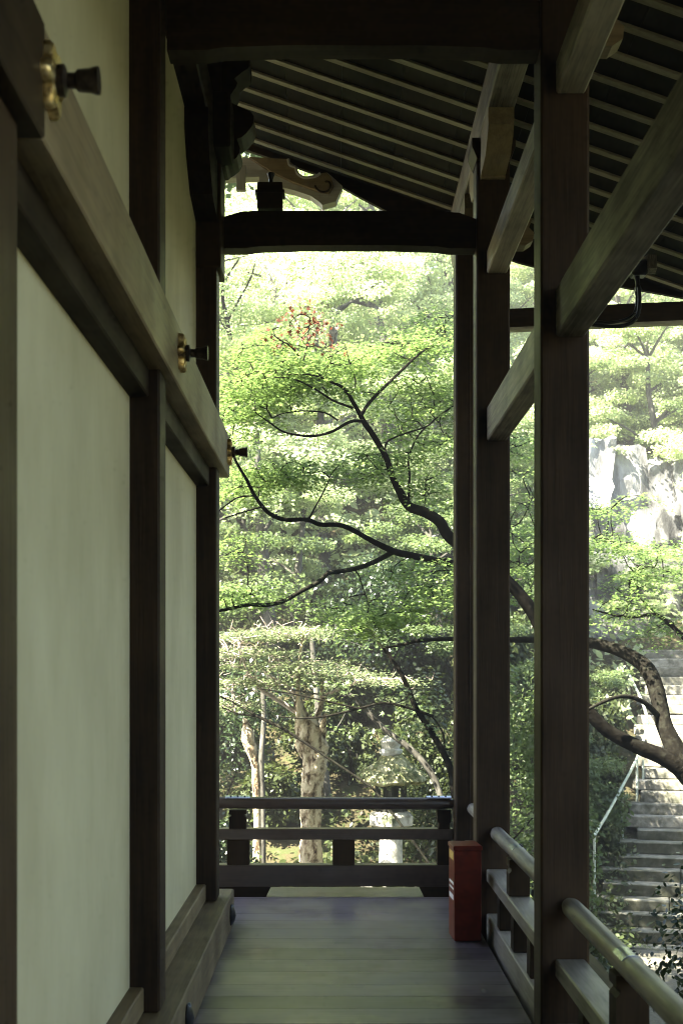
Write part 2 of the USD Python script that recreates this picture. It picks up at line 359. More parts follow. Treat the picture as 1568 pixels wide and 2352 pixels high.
for y0 in (5.98, 8.50):
    c = part(wall, 'iron_boss', xlathe([(-.636, .062), (-.628, .064), (-.618, .055), (-.606, .03), (-.600, .0)], y0, .105, 18), IRON, smooth=35)
    part(c, 'stud', xlathe([(-.628, .014), (-.618, .013), (-.612, .0)], y0 - .0, .16, 8), PLATE)  # pale disc put in for the highlight on the dark boss

# outer posts
plabel = ['dark square timber post nearest the viewer on the open side',
          'tall dark square post in front of the stone stairs, rail ends on both faces',
          'dark square post behind the red box, with a bracket arm on its top',
          'corner post where the far railing ends']
for k, y0 in enumerate(RPOST):
    t = thing('timber_post', plabel[k], 'post', (RX + .1, y0 + .1, -.4))
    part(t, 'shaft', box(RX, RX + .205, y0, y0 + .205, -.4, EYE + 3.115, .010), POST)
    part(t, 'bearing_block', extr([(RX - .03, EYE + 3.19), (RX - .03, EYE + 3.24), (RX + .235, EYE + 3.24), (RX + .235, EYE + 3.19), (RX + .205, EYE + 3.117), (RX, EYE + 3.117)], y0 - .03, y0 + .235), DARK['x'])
t = thing('timber_post', plabel[3], 'post', (RX + .1, 10.06, -.4))
part(t, 'shaft', box(RX, RX + .20, 9.96, 10.165, -.4, EYE + 3.115, .010), POST)
part(t, 'cover_strip', box(RX + .10, RX + .125, 9.948, 9.958, 0, EYE + 2.6, .003), POST)

# tie rails between the outer posts
for ya, yb in ((3.355, 5.85), (6.055, 8.50)):
    for z0, z1, hw in ((EYE + 1.40, EYE + 1.605, 'lower'), (EYE + 2.42, EYE + 2.56, 'upper')):
        if ya < 4: lab = f'{hw} weathered tie rail from the tall post by the stairs towards the viewer'
        else: lab = f'{hw} weathered tie rail between the post behind the red box and the tall post'
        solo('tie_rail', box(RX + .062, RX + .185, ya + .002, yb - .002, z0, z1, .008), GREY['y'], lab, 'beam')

# cross beams with relieved undersides and carved noses
def cross_beam(y0, th, z0, z1, label):
    t = thing('cross_beam', label, 'beam', (.09, y0, z0))
    a, b = LX - .004, RX + .001
    top = [(a, z1 - .045), (a + .14, z1 - .003), (a + .24, z1), (b - .24, z1), (b - .10, z1 - .012), (b, z1 - .05)]
    bot = [(b, z0), (b - .16, z0), (b - .24, z0 + .012), (b - .5, z0 + .02), (a + .5, z0 + .02), (a + .24, z0 + .012), (a + .16, z0), (a, z0)]
    part(t, 'body', extr(top + bot, y0, y0 + th), DARK['x'])
    for s in (0, 1):
        pts = [(b - .05, z0 + .05), (b - .09, z0 + .02)] if s else [(a + .05, z0 + .05), (a + .09, z0 + .02)]
    n0 = RX + .205
    nose = [(n0, z0 + .02), (n0 + .10, z0 + .02), (n0 + .145, z0 + .05), (n0 + .15, z0 + .10), (n0 + .12, z0 + .13), (n0 + .14, z0 + .18), (n0 + .08, z1 - .02), (n0, z1 - .02)]
    part(t, 'carved_nose', extr(nose, y0 + .004, y0 + th - .004), OLIVE['x'])
cross_beam(5.87, .135, EYE + 2.615, EYE + 2.87, 'dark cross beam along the top of the picture over the nearer posts')
cross_beam(8.53, .135, EYE + 2.585, EYE + 2.815, 'dark cross beam with rounded shoulders spanning the far end of the corridor')

# the block with its rod on the far beam
t = thing('bearing_block', 'small dark notched block with a rod standing on the far cross beam', 'block', (-.39, 8.6, EYE + 2.81))
def bx2(xa, xb, ya, yb, d0, d1):
    p, q = at(xa, ya, 8.6), at(xb, yb, 8.6); return box(p[0], q[0], d0, d1, q[2], p[2], .003)
part(t, 'block_body', bx2(592, 649, 425, 484, 8.54, 8.66), DARK['x'])
part(t, 'band', bx2(587, 654, 443, 450, 8.53, 8.67), DARK['x'])
part(t, 'rod', tube([at(622, 428, 8.6), at(622, 412, 8.6), at(622, 403, 8.6), at(622, 398, 8.6)], [.013, .013, .022, .026], 8), IRON)

# purlin on bracket arms over the outer posts
pur = thing('purlin', 'long weathered eave purlin under the rafters, over the outer posts', 'beam', (.96, 4, EYE + 3.25))
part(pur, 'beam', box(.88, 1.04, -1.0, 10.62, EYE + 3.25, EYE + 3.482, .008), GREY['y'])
for yc in (5.95, 8.60, 10.06):
    arm = [(yc - .57, EYE + 3.248), (yc - .57, EYE + 3.15), (yc - .53, EYE + 3.10), (yc - .50, EYE + 3.085), (yc - .42, EYE + 3.03), (yc - .16, EYE + 3.0), (yc - .16, EYE + 2.985),
           (yc - .13, EYE + 2.985), (yc - .13, EYE + 3.12), (yc + .13, EYE + 3.12), (yc + .13, EYE + 3.0), (yc + .42, EYE + 3.03), (yc + .57, EYE + 3.15), (yc + .57, EYE + 3.248)]
    part(pur, 'bracket_arm', extr(arm, .886, 1.034, 'x'), OLIVE['y'])

# carved bracket on the last wall post
br = thing('carved_bracket', 'dark bracket with scalloped cloud carving at the top of the last wall post', 'bracket', (LX, 8.5, EYE + 3))
S = lambda pts, d: [(at(x, y, d)[0], at(x, y, d)[2]) for x, y in pts]
c4 = lambda cx, cy: ((450 + cx / 4.354) * .7996, (100 + cy / 4.354) * .7996)
prof = [c4(*q) for q in [(640, 260), (1160, 270), (1150, 410), (1060, 470), (970, 545), (1010, 600), (985, 660), (945, 720), (880, 800), (940, 850), (1090, 920), (1180, 960), (1212, 1020),
                         (1212, 1090), (1185, 1150), (1120, 1230), (1060, 1280), (1000, 1300), (1020, 1350), (1042, 1420), (1035, 1470), (1000, 1530), (940, 1580), (890, 1610), (860, 1640), (700, 1660), (640, 1660)]]
part(br, 'scroll_arm', extr(S(prof, 8.36), 8.36, 8.60), DARK['x'])
for zz in (0,):
    part(br, 'bracket_block', box(-.84, -.60, 8.02, 8.34, EYE + 3.02, EYE + 3.34, .01), DARK['y'])
    part(br, 'post_head', box(-.885, -.676, 8.29, 8.62, EYE + 2.40, EYE + 3.70, .01), DARK['z'])
    arm = [(7.66, EYE + 3.10), (7.66, EYE + 2.98), (7.75, EYE + 2.86), (7.95, EYE + 2.72), (8.36, EYE + 2.66), (8.36, EYE + 3.10)]
    part(br, 'side_arm', extr(arm, -.83, -.695, 'x'), DARK['y'])

# roof
roof = thing('tiled_roof', 'sloping veranda roof of pale battens under dark boards', 'roof', (0, 4, 6))
RT = .015
yk, ks = 10.52, []
while yk > 1.9: ks.append(yk); yk -= .31
def sloped(x0, x1, y0, y1, lo, hi):
    return hull([(x, yy, hr(x) + q) for x in (x0, x1) for yy in (y0, y1) for q in (lo, hi)])
for yc in ks: part(roof, 'batten', sloped(-2.9, 3.0, yc - .031, yc + .031, 0, RT), RAFT)
for i in range(16):
    xa, xb = -2.95 + i * .375, -2.95 + (i + 1) * .375
    part(roof, 'roof_board', sloped(xa, xb - .003, -1.5, 10.66, RT + .001, RT + .03), SOOT)
part(roof, 'eave_batten', sloped(2.97, 3.06, -1.5, 10.66, -.01, RT + .03), DARK['y'])
# barge board along the gable edge, curved
bx = np.linspace(.02, 3.05, 16)
low = EYE + np.interp(bx, [.02, .374, 1.354, 2.14, 2.67, 3.05], [3.735, 3.54, 3.15, 2.96, 2.866, 2.80])
bargep = list(zip(bx, low)) + [(x, hr(x) + .12) for x in bx[::-1]]
part(roof, 'barge_board', extr(bargep, 10.70, 10.745), DARK['x'])
bx = np.linspace(-3.0, .02, 8)
part(roof, 'barge_board', extr([(x, hr(x) - .02) for x in bx] + [(x, hr(x) + .12) for x in bx[::-1]], 10.70, 10.745), DARK['x'])
RIDX = -3.0; rz = hr(RIDX) + RT
tile = [(3.12, hr(3.12) + RT + .032), (3.12, hr(3.12) + RT + .17), (RIDX, rz + .34), (-9.3, rz - 1.9), (-9.3, rz - 2.1), (RIDX, rz + .033)]
part(roof, 'tile_slope', extr(tile, -6.0, 10.72), ROOFT)
part(roof, 'ridge', box(RIDX - .2, RIDX + .2, -6.0, 10.76, rz + .2, rz + .62, .05), ROOFT)

# carved beam end and light boards beyond the far beam
c5 = lambda cx, cy: ((620 + cx * 500 / 1568) * .7996, (450 + cy * 500 / 1568) * .7996)
gp = thing('gable_beam', 'pale carved beam end with a scroll seen above the far cross beam', 'beam', (-.4, 11, EYE + 3.8))
D5 = 10.56
shape = [c5(*q) for q in [(180, 0), (340, 10), (500, 110), (640, 170), (800, 205), (920, 160), (1000, 140), (1060, 190), (1140, 265), (1085, 400), (960, 435), (925, 400), (850, 350), (700, 300), (610, 280), (390, 250), (390, 180), (80, 190), (60, 100)]]
part(gp, 'soffit_beam', extr(S(shape, D5), D5, D5 + .12), PALE['x'])
dk = [c5(*q) for q in [(300, 0), (640, 20), (700, 70), (720, 130), (800, 200), (900, 190), (940, 150), (1000, 140), (1040, 190), (1060, 260), (1020, 320), (940, 310), (700, 225), (500, 130)]]
part(gp, 'carved_face', extr(S(dk, D5 - .05), D5 - .05, D5 - .003), OLIVE['x'])
th = np.linspace(0, 4.6, 26); cc = np.array(c5(985, 245)); rr_ = np.linspace(4, 24, 26)
part(gp, 'scroll_groove', tube([at(cc[0] + rr * math.cos(a - 1.6), cc[1] + rr * math.sin(a - 1.6), D5 - .055) for a, rr in zip(th, rr_)], .008, 5), DARK['x'])
part(gp, 'scroll_rim', tube(smoothline([at(*c5(*q), D5 - .055) for q in [(650, 20), (665, 75), (715, 95), (735, 150), (800, 190), (900, 175), (940, 150)]], 4), .012, 5), PALE['x'])
for q0, q1 in (((185, 85), (270, 310)), ((47, 145), (76, 322))):
    p, q = at(*c5(*q0), D5 - .1), at(*c5(*q1), D5 - .1)
    part(gp, 'hanging_board', box(p[0], q[0], D5 - .13, D5 - .08, q[2], p[2], .003), PALE['z'])

# railings
def log(a, b, r, seed):
    n = 40; p = np.linspace(a, b, n); p = p + (meshkit.noise(np.linspace(0, 6, n)[:, None] * [1, 0, 0] + seed) - .5)[:, None] * [0, 0, .006]
    rad = r * (1 + .04 * (meshkit.noise(np.linspace(0, 9, n)[:, None] * [1, 0, 0] + seed + 9) - .5))
    rad[0] *= .8; rad[-1] *= .8
    return tube(p, rad, 22)
def strap(t, c, axis):
    """bent plate on top of the log with three studs"""
    ang = np.linspace(math.radians(35), math.radians(145), 9); r0, r1 = .0425, .046
    pr = [(r1 * math.cos(a), r1 * math.sin(a)) for a in ang] + [(r0 * math.cos(a), r0 * math.sin(a)) for a in ang[::-1]]
    L = .075 if axis == 'y' else .09
    v, f = extr([(c[0] + u, c[2] + w) for u, w in pr], c[1] - L, c[1] + L, 'y')
    if axis == 'x': d = v - c; v = c + np.stack([d[:, 1], -d[:, 0], d[:, 2]], 1)
    pl = part(t, 'strap_plate', (v, f), PLATE, smooth=35)
    for k in (-1, 0, 1):
        o = np.array([.02, k * .045, .041]) if axis == 'y' else np.array([k * .05, -.02, .041])
        part(pl, 'stud', lathe([(.007, 0), (.006, .005), (0, .007)], c + o, 8), IRON)
def strut_up(t, x0, x1, y0, y1, z0, z1, m):
    """post of the railing with a necked capital"""
    h = z1 - z0; w = x1 - x0
    p = [(x0, z0), (x1, z0), (x1, z0 + .62 * h), (x1 - .12 * w, z0 + .70 * h), (x1 - .12 * w, z0 + .76 * h), (x1, z0 + .80 * h), (x1, z1), (x0, z1), (x0, z0 + .80 * h), (x0 + .12 * w, z0 + .76 * h), (x0 + .12 * w, z0 + .70 * h), (x0, z0 + .62 * h)]
    part(t, 'strut', extr(p, y0, y1), m)
def side_railing(y0, y1, ups, lows, label):
    t = thing('railing', label, 'railing', (.985, (y0 + y1) / 2, -.06))
    part(t, 'handrail', log((.985, y0 + .004, .612), (.985, y1 - .004, .612), .042, y0), RAIL, smooth=50)
    part(t, 'middle_rail', box(.925, 1.05, y0 + .003, y1 - .003, .312, .388, .006), RAIL)
    part(t, 'bottom_rail', box(.925, 1.055, y0 + .003, y1 - .003, -.07, .117, .006), RAIL)
    for u in ups:
        strut_up(t, .933, 1.043, u, u + .12, .390, .585, DARK['z'])
        strap(t, np.array([.985, u + .06, .612]), 'y')
    for u in lows: part(t, 'low_strut', box(.937, 1.037, u, u + .12, .119, .310, .004), DARK['z'])
side_railing(3.355, 5.85, [4.62], [3.65, 4.05, 4.62, 5.25], 'weathered log topped railing in the lower right corner, nearer side of the tall post')
side_railing(6.055, 8.50, [7.45], [6.25, 6.68, 7.30, 7.92], 'weathered log topped railing between the tall post and the red box')
side_railing(8.705, 9.955, [], [9.2], 'short length of grey railing behind the red box, next to the corner post')

t = thing('railing', 'dark railing crossing the far end of the corridor in front of the lantern', 'railing', (-1, 10.15, -.05))
fx = lambda x: (x - 768) * 10.1 / 3200
fz = lambda y_: EYE - (y_ - 1540) * 10.1 / 3200
part(t, 'handrail', log((-3.1, 10.16, fz(1843)), (RX - .002, 10.16, fz(1847)), .044, 2.0), RAILX, smooth=50)
part(t, 'middle_rail', box(-3.1, RX - .002, 10.1, 10.22, fz(1929.5), fz(1905), .005), RAILX)
part(t, 'bottom_rail', box(-3.1, RX - .002, 10.1, 10.23, fz(2038), fz(1988), .005), RAILX)
for xa, xb in ((526, 565), (300, 339)): strut_up(t, fx(xa), fx(xb), 10.105, 10.215, fz(1905) + .001, fz(1862), DARK['z'])
for xa, xb in ((521, 572), (763.5, 814), (300, 350)): part(t, 'low_strut', box(fx(xa), fx(xb), 10.104, 10.216, fz(1988) + .001, fz(1929.5) - .001, .004), DARK['z'])
strut_up(t, fx(1004), fx(1036), 10.105, 10.215, fz(1988) + .001, fz(1862), DARK['z'])
for xa, xb, s in ((470, 622, 1), (962, 1040, -1)):
    a, b = fx(xa), fx(xb); q = [(a, -.052), (b - (.04 if s > 0 else 0), -.052), (b, fz(2038) - .001), (a, fz(2038) - .001)]
    if s < 0: q = [(a + .04, -.052), (b, -.052), (b, fz(2038) - .001), (a, fz(2038) - .001)]
    part(t, 'foot', extr(q, 10.10, 10.22), DARK['x'])
for xx in (545, 1008): strap(t, np.array([fx(xx), 10.16, fz(1845) + .003]), 'x')

# red hydrant box
rb = thing('red_box', 'narrow upright red metal box with yellow and white stickers at the foot of a post', 'box', (.78, 8.3, 0))
def turned(m, c, a):
    v, f = m; d = v - c; ca, sa = math.cos(a), math.sin(a)
    return c + np.stack([d[:, 0] * ca - d[:, 1] * sa, d[:, 0] * sa + d[:, 1] * ca, d[:, 2]], 1), f
rc, ra = np.array([.705, 8.20, 0]), math.radians(3)
part(rb, 'body', turned(box(.705, .865, 8.20, 8.44, .004, .535, .004), rc, ra), RED)
part(rb, 'lid', turned(box(.699, .870, 8.192, 8.446, .5365, .566, .005), rc, ra), RED)
for z0, z1, m in ((.475, .525, YELLOW), (.33, .345, WHITE), (.30, .312, WHITE), (.24, .27, WHITE)):
    part(rb, 'sticker', turned(box(.7030, .7046, 8.23, 8.41, z0, z1, .0004), rc, ra), m)

# outside tie beam with its lamp fitting and conduit
ob = thing('outer_tie_beam', 'dark horizontal tie beam under the right eave with a pipe looped below it', 'beam', (2, 10.2, EYE + 2.6))
part(ob, 'beam', hull([(x, yy, z) for x, s in ((1.07, 10.3), (3.4, 9.9)) for yy in (s, s + .13) for z in (EYE + 2.535, EYE + 2.665)]), DARK['x'])
part(ob, 'soffit_strip', hull([(x, yy, z) for x, s in ((1.07, 10.32), (3.4, 9.92)) for yy in (s, s + .09) for z in (EYE + 2.515, EYE + 2.533)]), PALE['x'])
bw = thing('board_wall', 'added unseen board wall beside and behind the viewer, keeping light out of the corridor', 'wall', (.95, 1, 0))  # out of view, added to darken the corridor
for i in range(7): part(bw, 'board', box(.90, .95, -1.3 + i * .222, -1.3 + i * .222 + .219, -.3, 5.3, .004), DARK['z'])
for i in range(9): part(bw, 'board', box(-.90 + i * .2, -.90 + i * .2 + .197, -1.36, -1.31, -.3, 5.6, .004), DARK['z'])
oc = thing('outer_corner_post', 'dark corner post of the eave outside the railing', 'post', (3.5, 9.95, -2))
part(oc, 'shaft', box(3.405, 3.60, 9.86, 10.06, -2.3, EYE + 2.9, .01), POST)
lf = thing('lamp_fitting', 'black lamp fitting with a bent conduit hanging under the right eave', 'lamp', tuple(at(1462, 620, 9.9)))
p = at(1462, 618, 9.9)
part(lf, 'housing', box(p[0] - .05, p[0] + .06, 9.82, 9.94, p[2] - .06, p[2] + .05, .012), IRON)
part(lf, 'lens_hood', hull([(p[0] + sx * w_ + .09, 9.80 + yy, p[2] + .03 + zz) for sx in (-1, 1) for w_, yy, zz in ((.03, 0, -.05), (.045, .12, -.06), (.03, .02, .05), (.045, .12, .06))]), GREY['z'])
part(lf, 'stem', tube([at(1462, 632, 9.88), at(1464, 655, 9.88), at(1466, 668, 9.88)], [.02, .016, .026], 10), IRON)
part(lf, 'hanger', tube([at(1455, 606, 9.88), at(1452, 590, 9.92), at(1450, 560, 9.95), at(1450, 530, 9.95)], [.022, .014, .014, .014], 8), IRON)
part(lf, 'conduit', tube(smoothline([at(1466, 660, 9.86), at(1468, 690, 9.86), at(1464, 722, 9.86), at(1448, 742, 9.86), at(1410, 750, 9.87), at(1345, 744, 9.95)], 5), .014, 8), IRON, smooth=60)
part(lf, 'conduit', tube(smoothline([at(1459, 660, 9.90), at(1462, 690, 9.90), at(1457, 716, 9.90), at(1440, 732, 9.90), at(1400, 741, 9.90), at(1345, 737, 9.99)], 5), .011, 8), IRON, smooth=60)

# ================================================================== ground
SA = math.radians(14)                                   # the stairs climb up and to the right
SO = np.array([4.05, 18.2]); SU = np.array([math.sin(SA), math.cos(SA)]); SR = np.array([math.cos(SA), -math.sin(SA)])
RISE, RUN, NST = .16, .30, 26
Z0 = EYE - 3.63
def stair_sv(x, y):
    d = np.stack([x - SO[0], y - SO[1]], -1); return d @ SU, d @ SR
def ss(a, b, x): t_ = np.clip((x - a) / (b - a), 0, 1); return t_ * t_ * (3 - 2 * t_)
def terrain(x, y):
    x, y = np.asarray(x, float), np.asarray(y, float)
    left = -.95 + np.maximum(0, y - 17.2) * .56 - .10 * np.maximum(0, 1.5 - np.abs(y - 17.2))
    s, r = stair_sv(x, y)
    right = Z0 - .03 + np.clip(s, 0, 60) * (RISE / RUN) - .12
    w = ss(2.0, 3.6, x + .0 * y)
    z = left * (1 - w) + right * w
    z = z + (meshkit.fbm(np.stack([x * .45, y * .45, 0 * x], -1), 4, 3) - .5) * (.5 + .02 * np.maximum(0, y - 18) * 4)
    flat = ss(2.6, 3.4, x) * ss(18.6, 17.8, y)
    z = z * (1 - flat) + (Z0 - .06) * flat
    inst = ss(-.3, 0, s) * ss(-.4, 0, r) * ss(4.6, 4.2, r) * ss(RUN * NST + .4, RUN * NST, s)
    z = z * (1 - inst) + np.minimum(z, Z0 + s * RISE / RUN - .35) * inst
    z = np.where(z > 14, 14 + 7 * np.tanh((z - 14) / 7), z)
    under = ss(3.0, 2.0, x) * ss(11.5, 9.5, y)
    return z * (1 - under) + (-1.1) * under
gx = np.concatenate([np.linspace(-65, -16, 10), np.linspace(-14, 16, 101), np.linspace(18, 65, 10)])
gy = np.concatenate([np.linspace(-45, 8, 10), np.linspace(9, 60, 150), np.linspace(62, 95, 8)])
X, Y = np.meshgrid(gx, gy, indexing='ij'); Z = terrain(X, Y)
nx, ny = X.shape; ii, jj = np.meshgrid(np.arange(nx - 1), np.arange(ny - 1), indexing='ij'); b0 = (ii * ny + jj).ravel()
GF = np.vstack([np.stack([b0, b0 + ny, b0 + ny + 1], 1), np.stack([b0, b0 + ny + 1, b0 + 1], 1)])
solo('ground', (np.stack([X, Y, Z], -1).reshape(-1, 3), GF), SOIL, kind='structure', smooth=True)

# stone stairs of separate blocks
st = thing('stone_stairs', 'flight of weathered granite steps climbing the slope on the right', 'stairs', (SO[0] + 1.5, SO[1], Z0))
def rough_box(s0, s1, r0, r1, z0, z1, seed):
    v, f = box(r0, r1, s0, s1, z0, z1, .014)
    v = v + (np.stack([meshkit.noise(v * 7 + 31 * k, seed) for k in range(3)], -1) - .5) * .022
    w = SO + v[:, 1:2] * SU + v[:, :1] * SR
    return np.hstack([w, v[:, 2:]]), f
for k in range(NST):
    r = -.1 + random.uniform(-.1, .1) - (.55 if k < 8 else .15)
    while r < 4.2:
        L = random.uniform(1.0, 2.2); e = min(r + L, 4.3)
        part(st, 'step_stone', rough_box(k * RUN, k * RUN + RUN + .12, r + .004, e - .004, Z0 + (k - 1) * RISE - .02 * (k == 0), Z0 + k * RISE + random.uniform(-.008, .008), k), SHADED_STEP if k < 9 else STONE)
        r = e
path = []
for r in np.linspace(-1.5, 6, 12):
    for s in np.linspace(-7.5, .05, 12): path.append((*(SO + s * SU + r * SR), Z0 - .02))
n12 = 12; pf = []
for i in range(11):
    for j in range(11): a = i * 12 + j; pf += [(a, a + 12, a + 13), (a, a + 13, a + 1)]
solo('path', (np.array(path), np.array(pf)), GRAVEL, kind='structure')

# pipe handrail of the stairs
hrail = thing('handrail', 'galvanised pipe handrail climbing beside the stone stairs', 'handrail', (4.1, 19, Z0))
ry = .02
def hp(s, h, r=-.28): w = SO + s * SU + r * SR; return np.array([w[0], w[1], Z0 + s * RISE / RUN + h])
line = [(.9, .05), (.9, .86), (1.3, .90), (3.2, .92), (4.3, .95), (5.4, .92), (7.3, .90), (7.6, .86), (7.6, .05)]
part(hrail, 'top_pipe', tube(smoothline([at(1364, 1920, 19.2), at(1395, 1868, 19.9), at(1432, 1800, 20.8), at(1462, 1742, 21.6), at(1480, 1690, 22.1), at(1486, 1655, 22.4), at(1474, 1612, 23.2), at(1455, 1572, 24.2), at(1438, 1535, 25.2)], 4), .022, 8), STEEL, smooth=60)
for (x, ya, yb, d) in ((1364, 1920, 2150, 19.2), (1428, 1806, 1940, 20.7), (1462, 1742, 1912, 21.6), (1476, 1745, 1835, 22.0), (1444, 1580, 1700, 24.0), (1412, 1545, 1680, 25.2)):
    part(hrail, 'upright', tube([at(x, ya, d), at(x, (ya + yb) / 2, d), at(x, yb, d)], .019, 8), STEEL, smooth=60)

# pale rock face above the stairs, of separate slabs
rf = thing('rock_face', 'pale sunlit rock face of fractured slabs above the stone stairs', 'cliff', (6, 27.4, 2.4))
for j in range(4):
    x0 = 4.0 + random.uniform(0, .4) + .1 * j
    while x0 < 7.9 - .25 * j:
        w, h = random.uniform(.5, 1.0), random.uniform(1.15, 1.5)
        m = trimesh.creation.box((w, 1.1, h)); m = m.subdivide().subdivide().subdivide()
        v = np.array(m.vertices) + [x0 + w / 2, 27.3 + j * .34 + random.uniform(-.3, .3), 2.1 + j * 1.08 + random.uniform(-.15, .15)]
        v = v + (np.stack([meshkit.fbm(v * 1.7 + 17 * k, 5, 3) for k in range(3)], -1) - .5) * .55
        part(rf, 'slab', (v, np.array(m.faces)), ROCK, smooth=25)
        x0 += w * .93

# ================================================================== stone lantern
LC = np.array([.637, 15.8, 0.0]); zl = lambda y_: EYE - (y_ - 1540) * 15.8 / 3200
sl = thing('stone_lantern', 'old stone lantern with a mossy overgrown roof beyond the far railing', 'lantern', (LC[0], LC[1], -.95))
part(sl, 'base', lathe([(.36, -1.1), (.36, -.86), (.30, -.80), (.21, -.72), (0, -.70)], LC, 12, .02), LANT, smooth=35)
part(sl, 'pedestal', lathe([(.19, -.74), (.155, -.64), (.135, -.58), (.132, -.30), (.15, -.22), (.17, -.19), (0, -.19)], LC, 16, .008), LANT, smooth=35)
part(sl, 'platform', lathe([(.15, -.192), (.20, -.165), (.275, -.145), (.285, -.05), (.25, -.02), (.19, .005), (0, .006)], LC, 6, .018), LANT)
fb = []
for k in range(6):
    a0 = k * math.pi / 3 + math.pi / 6
    fb.append(lathe([(.034, .007), (.034, .325)], LC + [.17 * math.cos(a0), .17 * math.sin(a0), 0], 6))
part(sl, 'fire_chamber', join(fb + [lathe([(.19, .007), (.19, .06), (.15, .06), (.15, .007)], LC, 6), lathe([(.15, .27), (.19, .27), (.19, .327), (.0, .327)], LC, 6), lathe([(.10, .06), (.10, .27)], LC, 6)]), SHADED_STONE)
part(sl, 'roof', lathe([(0, .33), (.20, .328), (.37, .325), (.405, .36), (.38, .42), (.28, .50), (.16, .58), (.11, .635), (0, .636)], LC, 22, .07), MOSS, smooth=40)
part(sl, 'finial', lathe([(.10, .637), (.135, .665), (.14, .70), (.10, .715), (.115, .75), (.12, .79), (.09, .83), (.05, .875), (0, .91)], LC, 12, .012), LANT, smooth=40)
g = np.random.default_rng(41)
pp, dd = clump_points(1500, [LC + [0, 0, .43]], [(.42, .42, .17)], g, .85)
part(sl, 'moss_growth', leaves(pp[:800], dd[:800] * [1, 1, .5] + [0, 0, .4], g.uniform(.02, .05, 800), KITE, seed=5), L_SILVER, kind='stuff')

# ================================================================== trees
def branch_tree(skel_pts, targets, g, wob=.12):
    """twigs from targets to the nearest point of what has grown so far; returns the list of twig paths"""
    nodes = np.asarray(skel_pts, float); out = []
    d0 = np.array([np.min(np.linalg.norm(nodes - t_, axis=1)) for t_ in targets])
    for i in np.argsort(d0):
        t_ = targets[i]; dist = np.linalg.norm(nodes - t_, axis=1) + .35 * np.maximum(0, nodes[:, 2] - t_[2])
        a = nodes[np.argmin(dist)]; L = np.linalg.norm(t_ - a)
        if L < .04: continue
        s = np.linspace(0, 1, 5)[:, None]
        p = a + (t_ - a) * s + np.sin(s * np.pi) * (g.normal(size=3) * wob * L * .5 + [0, 0, .06 * L]) + g.normal(size=(5, 3)) * .025 * L * np.sin(s * np.pi)
        out.append(p); nodes = np.vstack([nodes, p[1:]])
    return out

def limb(pts, d0, d1, g=None):
    """pts (x, y, r) along sight lines at depths d0 to d1 -> path, radii"""
    q = smoothline(np.array(pts, float), 4); d = np.linspace(d0, d1, len(q))
    return np.array([at(x, y_, dd) for (x, y_, _), dd in zip(q, d)]), np.maximum(q[:, 2], .8) * d / 3200

